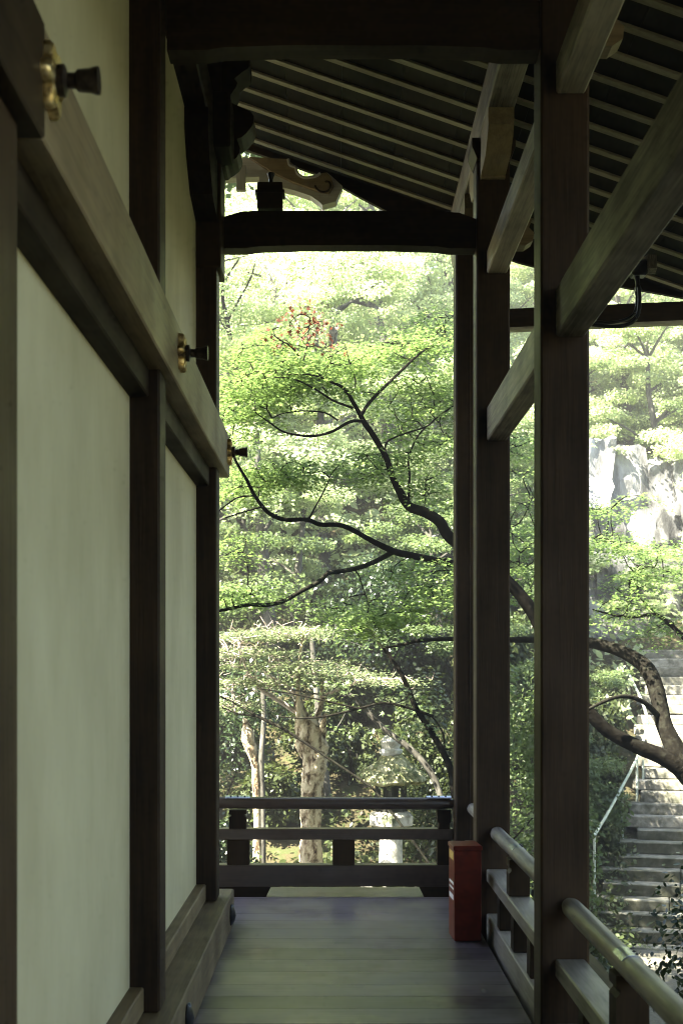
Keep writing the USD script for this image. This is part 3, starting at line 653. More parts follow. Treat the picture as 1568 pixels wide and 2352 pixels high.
# ---- the near maple
mp = thing('maple_tree', 'dark limbed maple reaching leftwards from the right in layered bright green sprays', 'tree', (3.75, 13.6, -2.1))
TR, trr = limb([(1730, 2420, 52), (1715, 2200, 46), (1680, 1950, 42), (1625, 1822, 38), (1562, 1752, 30)], 13.9, 13.6)
part(mp, 'trunk', tube(TR, trr, 18, rough=.12, seed=1), BARK, smooth=60)
F0 = (1538, 1742)
limbs = [
 ([(1570, 1762, 26), (1530, 1680, 20), (1518, 1640, 19), (1508, 1590, 19), (1490, 1545, 19), (1470, 1522, 17), (1420, 1493, 14), (1350, 1476, 12), (1280, 1470, 9), (1175, 1470, 6.5), (1035, 1468, 5), (960, 1472, 4), (930, 1480, 3.5), (880, 1489, 2)], 13.6, 14.4, 12),
 ([(1575, 1768, 26), (1520, 1738, 19), (1465, 1716, 17), (1400, 1682, 16), (1350, 1634, 15), (1290, 1545, 15), (1240, 1440, 15), (1215, 1395, 15), (1175, 1345, 14), (1110, 1288, 14), (1035, 1238, 13), (1010, 1199, 12.5), (977, 1178, 12), (938, 1162, 11), (913, 1121, 8.5), (899, 1089, 7.5), (885, 1048, 7), (853, 994, 6.5), (838, 973, 6.5), (828, 955, 5.5), (810, 923, 4.5), (788, 891, 3.5), (738, 866, 3), (696, 830, 2.5), (670, 798, 2), (635, 776, 1.2)], 13.6, 12.6, 12),
 ([(828, 955, 4.5), (853, 919, 4), (906, 866, 3.3), (956, 819, 2.6), (995, 791, 2.2), (1038, 780, 1.8), (1090, 770, 1.5)], 12.75, 13.3, 8),
 ([(738, 866, 2.2), (696, 859, 1.7), (646, 862, 1.2)], 12.62, 12.4, 6),
 ([(810, 937, 3), (763, 919, 2.5), (724, 894, 2.2), (681, 873, 1.8), (642, 867, 1.4), (590, 870, 1)], 12.7, 12.2, 6),
 ([(833, 967, 4), (803, 969, 3.6), (763, 991, 3.2), (724, 1001, 3), (688, 1000, 2.6), (649, 991, 2.2), (617, 969, 1.8), (587, 948, 1.2)], 12.8, 12.1, 8),
 ([(775, 965, 2), (745, 948, 2), (696, 944, 1.8), (649, 950, 1.5), (617, 965, 1.2)], 12.75, 12.5, 6),
 ([(885, 1048, 2.5), (888, 1016, 2.3), (924, 998, 2.2), (978, 980, 2.2), (1003, 959, 2), (1038, 934, 1.8), (1090, 900, 1.4)], 12.9, 13.4, 6),
 ([(938, 1155, 3.6), (940, 1089, 3), (938, 1053, 2.6), (956, 1007, 2.2), (978, 980, 2)], 13.0, 13.2, 6),
 ([(1150, 1325, 10), (1090, 1305, 9), (1024, 1292, 8.5), (942, 1276, 8), (903, 1266, 7.5), (853, 1242, 6), (788, 1208, 5.5), (735, 1205, 5.2), (706, 1194, 5), (656, 1194, 5), (624, 1183, 5), (603, 1164, 4.6), (581, 1132, 4.2), (567, 1103, 3.8), (542, 1060, 3), (525, 1020, 2.2), (505, 980, 1.5)], 13.4, 12.2, 10),
 ([(903, 1267, 6.5), (871, 1285, 5.8), (828, 1303, 5.5), (774, 1314, 5.2), (753, 1317, 5.2), (731, 1337, 5), (688, 1360, 5), (653, 1380, 5), (613, 1390, 5), (567, 1390, 4.2), (506, 1403, 3.6), (440, 1410, 2.5)], 13.15, 12.4, 10),
 ([(581, 1139, 2.2), (549, 1142, 2), (524, 1157, 1.7), (490, 1185, 1.2)], 12.35, 12.1, 6),
 ([(603, 1164, 2.2), (567, 1174, 2), (517, 1190, 1.5)], 12.4, 12.2, 6),
 ([(710, 1190, 2), (728, 1157, 1.8), (746, 1124, 1.5), (760, 1089, 1.1)], 12.6, 12.9, 6),
 ([(1520, 1655, 8), (1480, 1615, 6), (1440, 1600, 5), (1400, 1606, 4.5), (1345, 1632, 3.5)], 13.7, 13.2, 8),
 ([(1640, 1560, 8), (1600, 1500, 7), (1560, 1455, 6), (1520, 1420, 5), (1495, 1412, 4), (1450, 1418, 3.4), (1405, 1412, 2.6), (1360, 1400, 1.6)], 14.4, 13.9, 8),
 ([(1515, 1418, 3), (1490, 1395, 2.4), (1470, 1375, 1.6), (1445, 1350, 1)], 14.1, 14.2, 6),
 ([(1580, 1765, 22), (1610, 1690, 18), (1640, 1610, 14), (1660, 1540, 12)], 13.6, 14.4, 10),
]
skel = []
for k, (pts, d0, d1, sd) in enumerate(limbs):
    P, R = limb(pts, d0, d1); skel.append(P)
    part(mp, 'limb', tube(P, R, sd, rough=.10 if pts[0][2] > 8 else .05, seed=k), BARK, smooth=60)
skel = np.vstack(skel)
g = np.random.default_rng(11)
# where the sprays hang: centre, half width, half height on the survey grid, depths, how many
fields = [(600, 870, 110, 80, 12.0, 13.0, 46), (620, 800, 90, 50, 12.2, 13.2, 18), (740, 830, 130, 45, 12.2, 13.2, 40), (900, 800, 140, 38, 12.6, 13.6, 40), (990, 760, 70, 55, 13.0, 14.0, 24),
          (560, 950, 60, 60, 11.8, 12.6, 22), (960, 900, 90, 70, 12.8, 13.8, 36), (980, 990, 70, 40, 12.8, 13.6, 16), (760, 880, 120, 40, 12.3, 13.0, 18),
          (700, 1070, 180, 34, 12.4, 13.4, 46), (600, 1105, 100, 24, 12.4, 13.0, 16), (880, 1070, 90, 36, 12.6, 13.4, 24), (980, 1120, 70, 40, 12.8, 13.6, 15),
          (960, 1320, 90, 42, 12.7, 13.6, 34), (790, 1395, 90, 22, 12.7, 13.4, 12), (860, 1420, 50, 40, 12.5, 13.0, 12), (930, 1400, 90, 30, 12.6, 13.4, 20), (545, 1365, 60, 22, 12.1, 12.6, 14), (540, 1260, 40, 40, 12.1, 12.6, 6),
          (1200, 1250, 60, 120, 13, 14.5, 26), (1200, 1080, 50, 100, 13, 14.5, 20), (1450, 1250, 130, 22, 13.2, 14.6, 30), (1400, 1155, 90, 20, 13.4, 14.8, 10), (1470, 1330, 110, 30, 13.2, 14.8, 18), (1400, 1400, 60, 24, 13.2, 14.2, 10), (1530, 1440, 50, 30, 13.6, 14.8, 8), (1100, 900, 60, 120, 13, 14, 20)]
targets = []
for cx, cy, hx, hy, d0, d1, n in fields:
    th_, q = g.uniform(0, 2 * np.pi, n), np.sqrt(g.uniform(0, 1, n))
    tilt_ = g.uniform(-.12, .12)
    for a, r in zip(th_, q):
        ux = r * math.cos(a); targets.append(at(cx + hx * ux, cy + hy * r * math.sin(a) - .22 * hx * ux * (1 if tilt_ > -.05 else -.4), g.uniform(d0, d1) + .35))
targets = np.array(targets)
tw = branch_tree(skel, targets, g, .16)
part(mp, 'twigs', join([tube(p, np.linspace(.0075, .0028, len(p)), 4, caps=False) for p in tw]), BARK, kind='stuff')
LP, LN = [], []
for t_ in targets:
    n = int(g.integers(62, 108)); rad = g.uniform(.22, .42); a = g.uniform(0, 2 * np.pi, n); r = rad * np.sqrt(g.uniform(0, 1, n))
    sl_ = g.normal(size=2) * .16
    o = np.stack([r * np.cos(a), r * np.sin(a), g.normal(0, .022, n)], 1); o[:, 2] += o[:, 0] * sl_[0] + o[:, 1] * sl_[1] - .35 * r * r / rad
    LP.append(t_ + o); LN.append(np.stack([g.normal(0, .38, n) + o[:, 0] * .5, g.normal(0, .38, n) + o[:, 1] * .5 - .15, np.ones(n)], 1))
LP, LN = np.vstack(LP), np.vstack(LN); sz = g.uniform(.028, .046, len(LP))
near = np.argsort(LP[:, 1] / sz)[:300]; rest = np.setdiff1d(np.arange(len(LP)), near)
part(mp, 'foliage', leaves(LP[rest], LN[rest], sz[rest], MAPLE, seed=3), L_MAPLE, kind='stuff')
for i in near: part(mp, 'leaf', leaves(LP[i:i + 1], LN[i:i + 1], sz[i:i + 1], MAPLE, seed=int(i)), L_MAPLE)

g = np.random.default_rng(5)
tg = np.array([at(700 + g.normal(0, 24) * (.6 + (yy - 715) / 50), yy, g.uniform(12.2, 12.7)) for yy in g.uniform(718, 800, 34)])
P, R = limb([(696, 830, 2), (704, 800, 1.8), (708, 765, 1.5), (712, 730, 1)], 12.5, 12.45)
part(mp, 'limb', tube(P, R, 5), BARK, smooth=60)
part(mp, 'twigs', join([tube(p, np.linspace(.005, .0025, 5), 4, caps=False) for p in branch_tree(P, tg, g)]), BARK, kind='stuff')
pp = np.repeat(tg, 4, 0) + g.normal(size=(136, 3)) * [.07, .07, .05]
part(mp, 'russet_foliage', leaves(pp, g.normal(size=(136, 3)) * .8 + [0, -.6, .6], g.uniform(.035, .06, 136), MAPLE, seed=6), L_RED, label='spray of rust red leaves on the top branch', kind='stuff')

# ---- slender dark leaning tree and pale leaning stem
def slender(name, label, main, sides, d, mat, leafmat, nleaf, seed, spread=.3, lsize=(.04, .07), outline=MAPLE, skip=.35):
    P, R = limb(main, d, d + .2); b = P[0]
    t = thing(name, label, 'tree', (b[0], b[1], b[2]))
    part(t, 'trunk', tube(P, R, 9, rough=.08, seed=seed), mat, smooth=60); sk = [P[int(len(P) * skip):]]
    for s_ in sides:
        Q, RQ = limb(s_, d + .05, d + .1); sk.append(Q); part(t, 'limb', tube(Q, RQ, 6), mat, smooth=60)
    g = np.random.default_rng(seed); sk = np.vstack(sk)
    if nleaf:
        tg = sk[g.integers(0, len(sk), nleaf)] + g.normal(size=(nleaf, 3)) * [spread, spread, spread * .5]
        part(t, 'twigs', join([tube(p, np.linspace(.006, .0025, 5), 4, caps=False) for p in branch_tree(sk, tg, g)]), mat, kind='stuff')
        k = 34; off = np.stack([g.normal(0, .15, (nleaf, k)), g.normal(0, .15, (nleaf, k)), g.normal(0, .03, (nleaf, k))], -1)
        pp = (tg[:, None] + off).reshape(-1, 3)
        part(t, 'foliage', leaves(pp, g.normal(size=(len(pp), 3)) * .45 + [0, -.1, 1], g.uniform(*lsize, len(pp)), outline, seed=seed), leafmat, kind='stuff')
    return t
slender('leaning_tree', 'slender dark tree leaning left just beside the stone lantern', [(1055, 1990, 9), (1040, 1800, 8), (1024, 1742, 7.5), (988, 1678, 7), (956, 1628, 6.5), (924, 1553, 5.5), (888, 1499, 4.5), (867, 1474, 3), (840, 1440, 2)],
        [[(995, 1646, 4), (942, 1628, 3.5), (881, 1615, 3.2), (824, 1628, 3), (746, 1646, 2.8), (690, 1650, 2.2), (631, 1646, 1.4)], [(1020, 1735, 3), (1018, 1690, 2.6), (1003, 1660, 2.2), (985, 1640, 1.6)], [(824, 1628, 2.4), (745, 1610, 2.2), (660, 1592, 1.8), (580, 1580, 1.2)]], 14.4, BARK, L_GREEN, 9, 21, .3)
slender('bare_leaning_stem', 'bare grey stem leaning across behind the old trunk and lantern', [(1025, 1990, 8), (1010, 1824, 7.5), (960, 1738, 7), (881, 1674, 6.5), (838, 1628, 6), (806, 1596, 5), (778, 1574, 3.5), (750, 1550, 2)],
        [[(806, 1596, 3), (770, 1600, 2.4), (700, 1590, 2), (620, 1575, 1.4)]], 15.2, BARKG, L_SILVER, 4, 22, .2)
slender('crossing_stem', 'thin pale stem slanting down to the right across the old trunk', [(990, 1990, 3), (870, 1828, 3), (835, 1797, 3), (765, 1750, 3), (710, 1713, 3.2), (653, 1676, 3.5), (592, 1646, 3.5), (542, 1617, 3), (505, 1600, 2)],
        [[(592, 1646, 2.5), (548, 1640, 2), (510, 1625, 1.4)], [(542, 1617, 2), (560, 1600, 1.6), (535, 1590, 1)]], 14.9, BARK, None, 0, 23)

# ---- old pruned tree: flaky sunlit trunk, broad table of bleached twigs and pale leaves
od = thing('old_tree', 'old broken tree with flaky sunlit bark and a broad crown of bleached twigs', 'tree', (-.28, 15.7, -1.0))
P, R = limb([(716, 2010, 30), (714, 1930, 23), (712, 1850, 23), (718, 1790, 25), (724, 1750, 30), (716, 1705, 34), (704, 1672, 27), (690, 1640, 14), (684, 1610, 9)], 15.7, 15.7)
Pd = np.stack([np.interp(np.linspace(0, 1, 90), np.linspace(0, 1, len(P)), P[:, k]) for k in range(3)], 1); Rd = np.interp(np.linspace(0, 1, 90), np.linspace(0, 1, len(R)), R)
v, f = tube(Pd, Rd, 44, rough=.30, seed=4)
ax_ = np.repeat(Pd, 44, 0); dv = v[:90 * 44] - ax_
v[:90 * 44] = ax_ + dv * (1 + .30 * (meshkit.fbm(ax_ * [0, 0, 6] + dv * 26, 3, 77)[:, None] - .5) + .16 * (meshkit.noise(ax_ * [0, 0, 30] + dv * 80, 8)[:, None] - .5))
part(od, 'trunk', (v, f), BARKL, smooth=50)
for q in ([(700, 1690, 12), (690, 1660, 9), (686, 1630, 6), (684, 1560, 5), (690, 1500, 4), (700, 1440, 2)], [(738, 1690, 12), (742, 1665, 7), (748, 1640, 3)], [(712, 1680, 9), (735, 1630, 6), (740, 1580, 5), (738, 1530, 3)],
          [(686, 1640, 6), (640, 1610, 5), (600, 1585, 4), (570, 1545, 3), (556, 1510, 2)], [(686, 1600, 5), (650, 1570, 4), (610, 1545, 3), (575, 1500, 2), (560, 1470, 1.2)], [(740, 1600, 4), (800, 1575, 3.5), (850, 1560, 2.6), (905, 1560, 1.6)]):
    Q, RQ = limb(q, 15.7, 15.6 + random.uniform(-.5, .5)); part(od, 'limb', tube(Q, RQ, 8, rough=.15), BARKL if q[0][2] > 8 else TWIG, smooth=60)
    P = np.vstack([P, Q])
g = np.random.default_rng(77)
tg = []
for cx, cy, hx, hy, n in ((600, 1462, 110, 10, 60), (570, 1500, 90, 9, 40), (690, 1452, 60, 10, 24), (640, 1530, 120, 10, 44), (590, 1570, 110, 10, 34), (780, 1548, 80, 9, 26), (870, 1568, 60, 9, 16), (540, 1620, 40, 14, 16)):
    for _ in range(n): a, r = g.uniform(0, 6.28), math.sqrt(g.uniform()); tg.append(at(cx + hx * r * math.cos(a), cy + hy * r * math.sin(a), g.uniform(14.9, 16.7)))
tg = np.array(tg)
tw = branch_tree(P[30:], tg, g, .30)
fine = []
for _ in range(240):
    b = tg[g.integers(len(tg))] + g.normal(size=3) * [.15, .15, .04]; L = g.uniform(.10, .28); a = g.uniform(0, 6.28); d = np.array([math.cos(a), math.sin(a), g.normal() * .3])
    fine.append(tube(np.array([b, b + d * L * .5 + g.normal(size=3) * .03, b + d * L + [0, 0, .05]]), [.0042, .003, .0018], 3, caps=False))
part(od, 'twigs', join([tube(p, np.linspace(.011, .004, 5), 4, caps=False) for p in tw] + fine), TWIG, kind='stuff')
k = 66; pp = (tg[:, None] + g.normal(size=(len(tg), k, 3)) * [.19, .19, .022]).reshape(-1, 3)
part(od, 'foliage', leaves(pp, g.normal(size=(len(pp), 3)) * .3 + [0, -.1, 1], g.uniform(.026, .045, len(pp)), KITE, seed=8), L_SILVER, kind='stuff')

# ---- pale stump and thin trunk at the left
sp = thing('broken_stump', 'pale broken stump catching the sun left of the old tree', 'stump', (-1.0, 16.4, -.9))
P, R = limb([(592, 2000, 10), (590, 1860, 9), (586, 1760, 10), (576, 1720, 14), (570, 1695, 15), (566, 1668, 10), (562, 1650, 4)], 16.4, 16.4)
part(sp, 'trunk', tube(P, R, 18, rough=.35, seed=9), BARKL, smooth=50)
slender('thin_grey_tree', 'thin grey trunk rising right behind the pale stump', [(604, 2010, 7), (603, 1850, 7), (600, 1750, 6.5), (606, 1650, 6), (602, 1560, 5.5)], [], 17.2, BARKG, None, 0, 31)
slender('straight_grey_tree', 'straight mossy grey trunk behind the twiggy crown on the left', [(640, 1760, 20), (625, 1500, 18), (615, 1400, 17), (606, 1300, 15), (598, 1200, 12), (592, 1080, 9), (588, 960, 6)], [[(606, 1300, 6), (570, 1230, 4), (545, 1160, 2)], [(600, 1230, 6), (640, 1170, 4), (665, 1100, 2)]], 21.5, BARKG, L_SPRING, 60, 32, .8, (.05, .085), KITE, .5)
slender('grey_sapling', 'pale grey sapling trunk between the twiggy crown and the lantern', [(760, 1900, 8), (748, 1780, 8), (738, 1700, 8), (730, 1620, 7.5), (722, 1540, 7), (715, 1450, 5)], [[(738, 1690, 3), (700, 1640, 2.5), (670, 1600, 1.6)]], 18.5, BARKG, L_GREEN, 18, 33, .5, (.04, .06), KITE)
slender('upper_left_tree', 'bare dark stemmed young tree at the upper left of the opening', [(560, 1500, 8), (556, 1100, 7), (545, 900, 6), (535, 810, 5.5), (520, 730, 5), (511, 680, 4), (520, 640, 3), (552, 590, 2)],
        [[(522, 740, 3), (548, 690, 2.6), (575, 640, 2.2), (590, 590, 1.6)], [(527, 770, 2), (505, 735, 1.6), (485, 700, 1)]], 24, BARK, L_SPRING, 24, 34, .8, (.05, .08), KITE, .6)
slender('pale_forked_tree', 'pale grey forked young tree high on the slope behind the russet leaves', [(640, 1150, 9), (634, 900, 8), (632, 760, 7), (633, 680, 6), (626, 650, 4), (612, 620, 3), (600, 590, 1.6)], [[(633, 685, 4), (655, 655, 3), (680, 610, 2)]], 27, BARKG, L_SPRING, 24, 35, .9, (.05, .08), KITE, .6)

# ---- trees of the hillside: four kinds, copied
def hill_tree(name, label, group, seed, H, W, nleaf, leafmat, bark, lsize, pos, trunk=.13, nl=15, lo=.22):
    g = np.random.default_rng(seed); b = np.array(pos, float)
    t = thing(name, label, 'tree', pos, group=group)
    n = 9; s = np.linspace(0, 1, n); sway = np.cumsum(g.normal(0, .05 * H / n * 2.2, (n, 2)), 0)
    P = np.stack([b[0] + sway[:, 0], b[1] + sway[:, 1], b[2] - .3 + s * H * .86], 1)
    part(t, 'trunk', tube(P, trunk * (1 - .85 * s) + .012, 9, rough=.12, seed=seed), bark, smooth=60)
    cen, rad, sk = [], [], [P]
    for k in range(nl):
        u = g.uniform(lo, .95); base = P[0] + (P[-1] - P[0]) * u; j = int(u * (n - 1)); base = P[j]
        a = k * 2.4 + g.normal() * .4; L = W * (.45 + .75 * (1 - u)) * g.uniform(.7, 1.15)
        tip = base + np.array([math.cos(a) * L, math.sin(a) * L, H * .10 * g.uniform(.3, 1.4)])
        m = (base + tip) / 2 + [0, 0, .06 * L]
        Q = smoothline([base, m, tip], 4); sk.append(Q)
        part(t, 'limb', tube(Q, np.linspace(trunk * .32, .008, len(Q)), 5, caps=False), bark)
        for q, sc_ in ((tip, 1.0), (m + g.normal(size=3) * [.3, .3, .15], .8), (tip + g.normal(size=3) * [.7, .7, .3], .7)):
            cen.append(q + [0, 0, .1]); r0 = W * .30 * sc_ * g.uniform(.7, 1.2); rad.append((r0, r0, r0 * g.uniform(.22, .42)))
    pp, dd = clump_points(nleaf, cen, rad, g, .3)
    part(t, 'crown', leaves(pp, dd * .5 + g.normal(size=(nleaf, 3)) * .42 + [0, 0, .8], g.uniform(*lsize, nleaf), KITE, seed=seed), leafmat, kind='stuff')
    return t
G1, G2, G3 = 'pale spring trees on the hillside', 'green broadleaved trees on the lower slope', 'dark evergreen shrubs at the foot of the slope'
LB1 = 'pale yellow green spring tree growing on the sunny hillside beyond the maple'
LB2 = 'mid green leafy tree growing on the lower slope behind the maple'
kinds = [hill_tree('spring_tree', LB1, G1, 101, 6.5, 2.1, 27000, L_SPRING, BARKG, (.05, .085), (-3.5, 27, float(terrain(-3.5, 27)))),
         hill_tree('tall_spring_tree', LB1, G1, 102, 8.0, 2.4, 30000, L_SPRING, BARKG, (.055, .09), (1.0, 30, float(terrain(1.0, 30))), nl=18),
         hill_tree('green_tree', LB2, G2, 103, 4.6, 1.7, 20000, L_GREEN, BARKG, (.045, .075), (-2.2, 21.2, float(terrain(-2.2, 21.2))), .09, 14, .15)]
g = np.random.default_rng(202)
spots = []
for row, (yy, step, kk) in enumerate(((24, 2.7, 0), (28, 2.6, 0), (32.5, 2.9, 1), (37, 3.0, 1), (42, 3.2, 1), (47, 3.4, 1))):
    half = yy * .27 + 1.5; x = -half + g.uniform(0, 1)
    while x < half + 1:
        spots.append((x + g.normal() * .3, yy + g.normal() * .7, kk, g.uniform(.85, 1.25))); x += step * g.uniform(.8, 1.2)
for x, yy, kk, sc_ in spots:
    s, r = stair_sv(np.array(x), np.array(yy))
    if 2.6 < x < 8.4 and 17 < yy < 33: continue
    if yy < 26 and x > -1 and x < 2.4: sc_ *= .8
    copy_of(kinds[kk if g.uniform() > .2 else 1 - kk], (x, yy, float(terrain(x, yy)) - .1), g.uniform(0, 6.28), (sc_, sc_, sc_ * g.uniform(.85, 1.1)), tilt=(g.normal() * 3, g.normal() * 3))
for x, yy, sc_ in ((1.6, 21.0, .8), (2.4, 23.6, .9), (3.0, 20.2, .7), (8.2, 24, 1.0), (9.0, 21.5, 1.1), (7.9, 28.6, 1.0), (2.6, 28, 1.0)):
    copy_of(kinds[2], (x, yy, float(terrain(x, yy)) - .1), g.uniform(0, 6.28), sc_)
for x, yy, sc_, kk in ((5.0, 29.3, .85, 0), (6.7, 29.5, .95, 0), (4.5, 26.9, .42, 0), (7.3, 26.3, .5, 0), (5.9, 26.4, .3, 0), (-.6, 22.8, .6, 0), (-4.2, 20.8, .7, 0), (-5.6, 23, .9, 0), (4.2, 34.2, .9, 0), (7.0, 34.6, 1.0, 0), (5.5, 36, .9, 1), (8.4, 33, .9, 0), (3.1, 32.4, .8, 0), (8.7, 29.5, .9, 0)):
    copy_of(kinds[kk], (x, yy, float(terrain(x, yy)) - .1), g.uniform(0, 6.28), sc_)

# ---- taller trees added right of the veranda, outside the view, to block sky light; and the canopy over the foot of the stairs
for x, yy, sc_ in ((6.2, 5.0, 2.0), (7.4, 9.0, 2.2), (8.6, 13.2, 2.1), (6.4, 1.0, 2.2), (11, 7, 2.6), (11.5, 16, 2.4)):
    copy_of(kinds[2], (x, yy, -2.1), yy, sc_, label='added unseen tree right of the veranda, cutting sky light', group='added trees right of the veranda')

hill_tree('garden_tree', 'tall garden tree left of the opening whose crown shades the stairs', None, 109, 13.0, 3.1, 26000, L_GREEN, BARK, (.08, .12), (-1.85, 14.8, -1.0), .13, 20, .80)
# ---- shrubs
def shrub(name, label, pos, R, n, leafmat, lsize, seed, outline=OVAL, group=None, stems=6, nc=9):
    g = np.random.default_rng(seed); b = np.array(pos, float)
    t = thing(name, label, 'shrub', pos, group=group)
    cen = b + np.stack([g.uniform(-.65, .65, nc) * R[0], g.uniform(-.65, .65, nc) * R[1], g.uniform(.25, .85, nc) * R[2]], 1)
    rad = [(R[0] * q, R[1] * q, R[2] * q * .55) for q in g.uniform(.28, .5, nc)]
    for k in range(stems):
        e = cen[k % nc]; m = (b + e) / 2 + g.normal(size=3) * .08 * R[2]
        part(t, 'stem', tube(smoothline([b + [g.normal() * .06, g.normal() * .06, -.1], m, e], 3), np.linspace(.022, .008, 7), 5), BARK)
    pp, dd = clump_points(n, cen, rad, g, .45)
    part(t, 'foliage', leaves(pp, dd * .7 + g.normal(size=(n, 3)) * .5 + [0, -.15, .5], g.uniform(*lsize, n), outline, seed=seed), leafmat, kind='stuff')
    return t
tz = lambda x, y_: float(terrain(x, y_))
shrub('evergreen_bush', 'dark glossy bush in the lower right corner beside the stairs foot', (2.78, 8.9, -2.1), (.72, .75, 2.45), 9000, L_DARK, (.035, .06), 301, stems=8, nc=15)
shrub('tall_shrub', 'tall light green shrub seen between the two middle posts', (2.05, 15.2, -1.6), (.75, .8, 3.6), 9000, L_GREEN, (.045, .08), 302, nc=14)
shrub('stairside_shrub', 'leafy shrub with broad pale leaves at the left of the upper handrail', (3.75, 20.6, tz(3.75, 20.6)), (.75, .8, 1.7), 4200, L_GREEN, (.06, .11), 303, nc=11)
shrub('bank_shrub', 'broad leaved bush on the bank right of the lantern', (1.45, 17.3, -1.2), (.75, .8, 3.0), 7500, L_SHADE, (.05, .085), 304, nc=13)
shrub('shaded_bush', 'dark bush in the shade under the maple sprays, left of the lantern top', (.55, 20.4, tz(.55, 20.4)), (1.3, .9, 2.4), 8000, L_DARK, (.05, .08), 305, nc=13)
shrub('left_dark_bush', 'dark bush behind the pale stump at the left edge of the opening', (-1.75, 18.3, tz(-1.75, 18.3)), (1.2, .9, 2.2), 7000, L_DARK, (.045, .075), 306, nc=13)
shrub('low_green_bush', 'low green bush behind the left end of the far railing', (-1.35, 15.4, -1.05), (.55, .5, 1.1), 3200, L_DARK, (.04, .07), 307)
shrub('right_bank_bush', 'rounded pale bush at the right edge above the stairs', (7.4, 23.6, tz(7.4, 23.6)), (1.1, 1.0, 2.4), 7500, L_SPRING, (.06, .10), 308, KITE, nc=13)
shrub('right_edge_bush', 'green bush at the right edge beside the middle of the stairs', (8.3, 20.8, Z0 + .4), (1.2, 1.1, 2.8), 6500, L_GREEN, (.06, .10), 309, nc=12)
BANK = []
for k, (x, yy, sc_) in enumerate(((3.3, 22.0, 1.0), (3.0, 23.6, 1.2), (3.5, 24.6, 1.1), (3.9, 26.0, 1.2), (3.1, 20.9, .9), (3.3, 26.6, 1.3), (2.5, 21.6, 1.0), (2.7, 25.2, 1.2), (3.95, 21.3, .7), (4.15, 22.5, .8), (3.7, 22.2, .9), (4.4, 23.7, .8), (3.75, 20.2, .6))):
    BANK.append((x, yy, sc_))
shrub('stairhead_bush', 'pale green bush overhanging the top of the stairs', (4.3, 28.2, tz(4.3, 28.2)), (.9, .8, 1.3), 4500, L_SPRING, (.06, .10), 310, KITE, nc=12)

lowp = shrub('low_shrub', 'low leafy shrub growing on the shaded bank', (.2, 18.9, tz(.2, 18.9)), (.55, .5, .75), 2600, L_SHADE, (.05, .085), 320, group='low shrubs on the bank', stems=4, nc=8)
g = np.random.default_rng(33)
for _ in range(34):
    x, yy = g.uniform(-3.6, 3.0), g.uniform(17.6, 25)
    copy_of(lowp, (x, yy, tz(x, yy) - .05), g.uniform(0, 6.28), g.uniform(.7, 1.5))

for x, yy, sc_ in BANK: copy_of(lowp, (x, yy, tz(x, yy) - .1), x * 9, (sc_ * 1.5, sc_ * 1.5, sc_ * 2.0), label='leafy shrub on the bank left of the stone stairs', group='shrubs left of the stairs')

# ---- ferns
def fern(pos, R, seed, name='fern', label=None, group=None, mat=None):
    g = np.random.default_rng(seed); b = np.array(pos, float); t = thing(name, label, 'fern', pos, group=group)
    for k in range(11):
        a = k * 2.4 + g.normal() * .2; L = R * g.uniform(.8, 1.15); s = np.linspace(0, 1, 12)
        mid = np.stack([b[0] + math.cos(a) * L * s, b[1] + math.sin(a) * L * s, b[2] + L * (1.05 * s - .95 * s * s) * .9], 1)
        side = np.array([-math.sin(a), math.cos(a), 0]); w = .2 * R * np.sin(np.pi * np.clip(s * .93 + .07, 0, 1))
        V, F = [], []
        for i in range(1, 12):
            for sg in (-1, 1):
                dirn = mid[i] - mid[i - 1]; q = len(V)
                V += [mid[i - 1] + dirn * .1, mid[i - 1] + dirn * .85, mid[i - 1] + sg * side * w[i] * 1.15 + dirn * 1.1 - [0, 0, .25 * w[i]]]; F.append((q, q + 1, q + 2))
        part(t, 'frond', (np.array(V), np.array(F)), mat or L_SHADE)
    return t
FL, FG = 'arching green fern growing on the bank between the trees', 'ferns on the bank'
f0 = fern((-.2, 17.4, tz(-.2, 17.4) - .02), .55, 1, label=FL, group=FG)
g = np.random.default_rng(9)
for _ in range(70):
    x, yy = g.uniform(-3.2, 3.4), g.uniform(15.4, 23)
    if abs(x - LC[0]) < .5 and abs(yy - LC[1]) < .6: continue
    copy_of(f0, (x, yy, tz(x, yy) - .02), g.uniform(0, 6.28), g.uniform(.55, 1.15))
for x, yy in ((3.55, 18.6), (3.6, 19.4), (3.75, 20.0), (3.5, 17.9), (3.95, 21.4), (4.1, 22.3), (3.3, 19.0), (3.3, 20.2)):
    copy_of(f0, (x, yy, tz(x, yy) + .02), g.uniform(0, 6.28), g.uniform(.9, 1.4), label='fern arching at the left edge of the stone stairs', group='ferns beside the stairs')

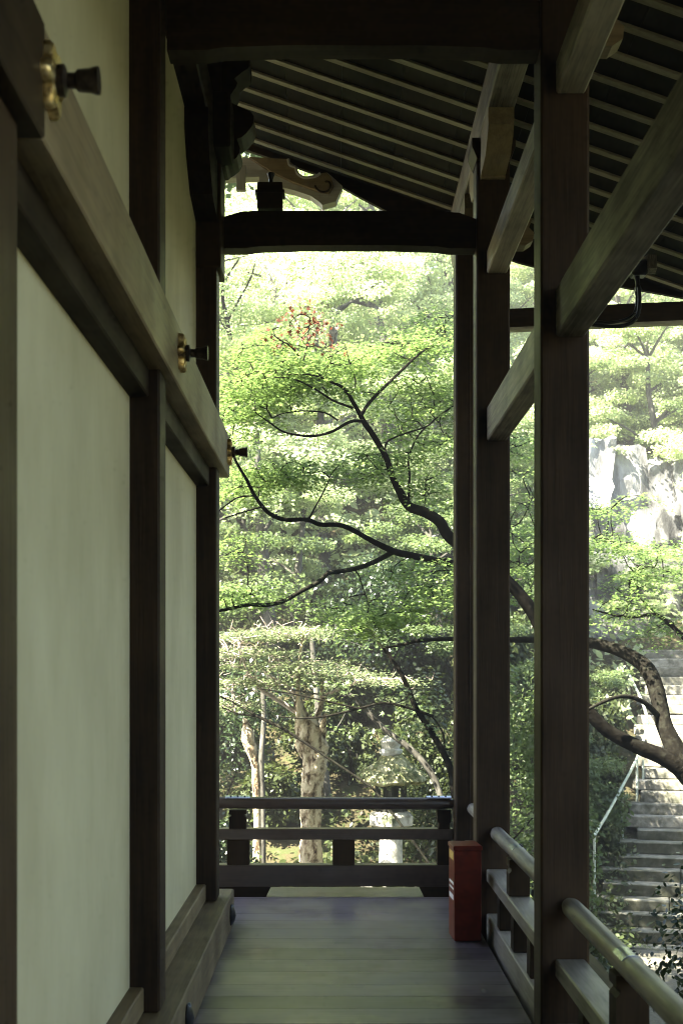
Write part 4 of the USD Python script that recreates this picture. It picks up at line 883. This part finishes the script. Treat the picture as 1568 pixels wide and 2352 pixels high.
# ---- ground cover and fallen leaves
g = np.random.default_rng(61); n = 110000
x, yy = g.uniform(-7, 9.5, n), 14 + 22 * g.uniform(0, 1, n) ** 1.4
patch = meshkit.fbm(np.stack([x * .8, yy * .8, 0 * x], -1), 3, 8) + g.normal(0, .05, n); keep = (patch > .42)
s_, r_ = stair_sv(x, yy); keep &= ~((s_ > -7) & (s_ < RUN * NST + .5) & (r_ > -.15) & (r_ < 4.6))
x, yy = x[keep], yy[keep]; zz = terrain(x, yy)
part_n = len(x)
solo('ground_cover', leaves(np.stack([x, yy, zz + .42 * g.uniform(.1, 1, part_n) * np.clip((patch[keep] - .40) * 6, .15, 1)], 1), g.normal(size=(part_n, 3)) * .55 + [0, -.2, .9], g.uniform(.05, .11, part_n), OVAL, seed=9), L_SHADE, 'low leafy ground cover on the wooded bank', 'ground cover', kind='stuff')
n = 70000; x, yy = g.uniform(-15, 16, n), g.uniform(23, 56, n)
s_, r_ = stair_sv(x, yy); keep = ~((s_ < RUN * NST + .1) & (r_ > -.2) & (r_ < 4.6)); x, yy = x[keep], yy[keep]; n = len(x)
solo('hillside_undergrowth', leaves(np.stack([x, yy, terrain(x, yy) + g.uniform(.05, .7, n)], 1), g.normal(size=(n, 3)) * .6 + [0, -.5, .8], g.uniform(.12, .24, n), OVAL, seed=19), L_SPRING, 'pale undergrowth covering the far hillside under the trees', 'undergrowth', kind='stuff')
n = 15000; x, yy = g.uniform(-6, 9, n), 13.5 + 14 * g.uniform(0, 1, n)
solo('leaf_litter', leaves(np.stack([x, yy, terrain(x, yy) + .015], 1), g.normal(size=(n, 3)) * .3 + [0, 0, 1], g.uniform(.04, .08, n), OVAL, seed=10), L_LITTER, 'brown fallen leaves strewn over the bank', 'leaf litter', kind='stuff')


# ---- air
hz = usdkit.material(stage, '/World/Looks/haze_air', {'v': ('principled_volume', {'color': (.95, .93, .85), 'density': .0018, 'anisotropy': .2})}, [], volume='v.volume')
solo('haze', trimesh.creation.box(bounds=[(-66, -46, -5), (66, 96, 36)]), hz, kind='stuff')
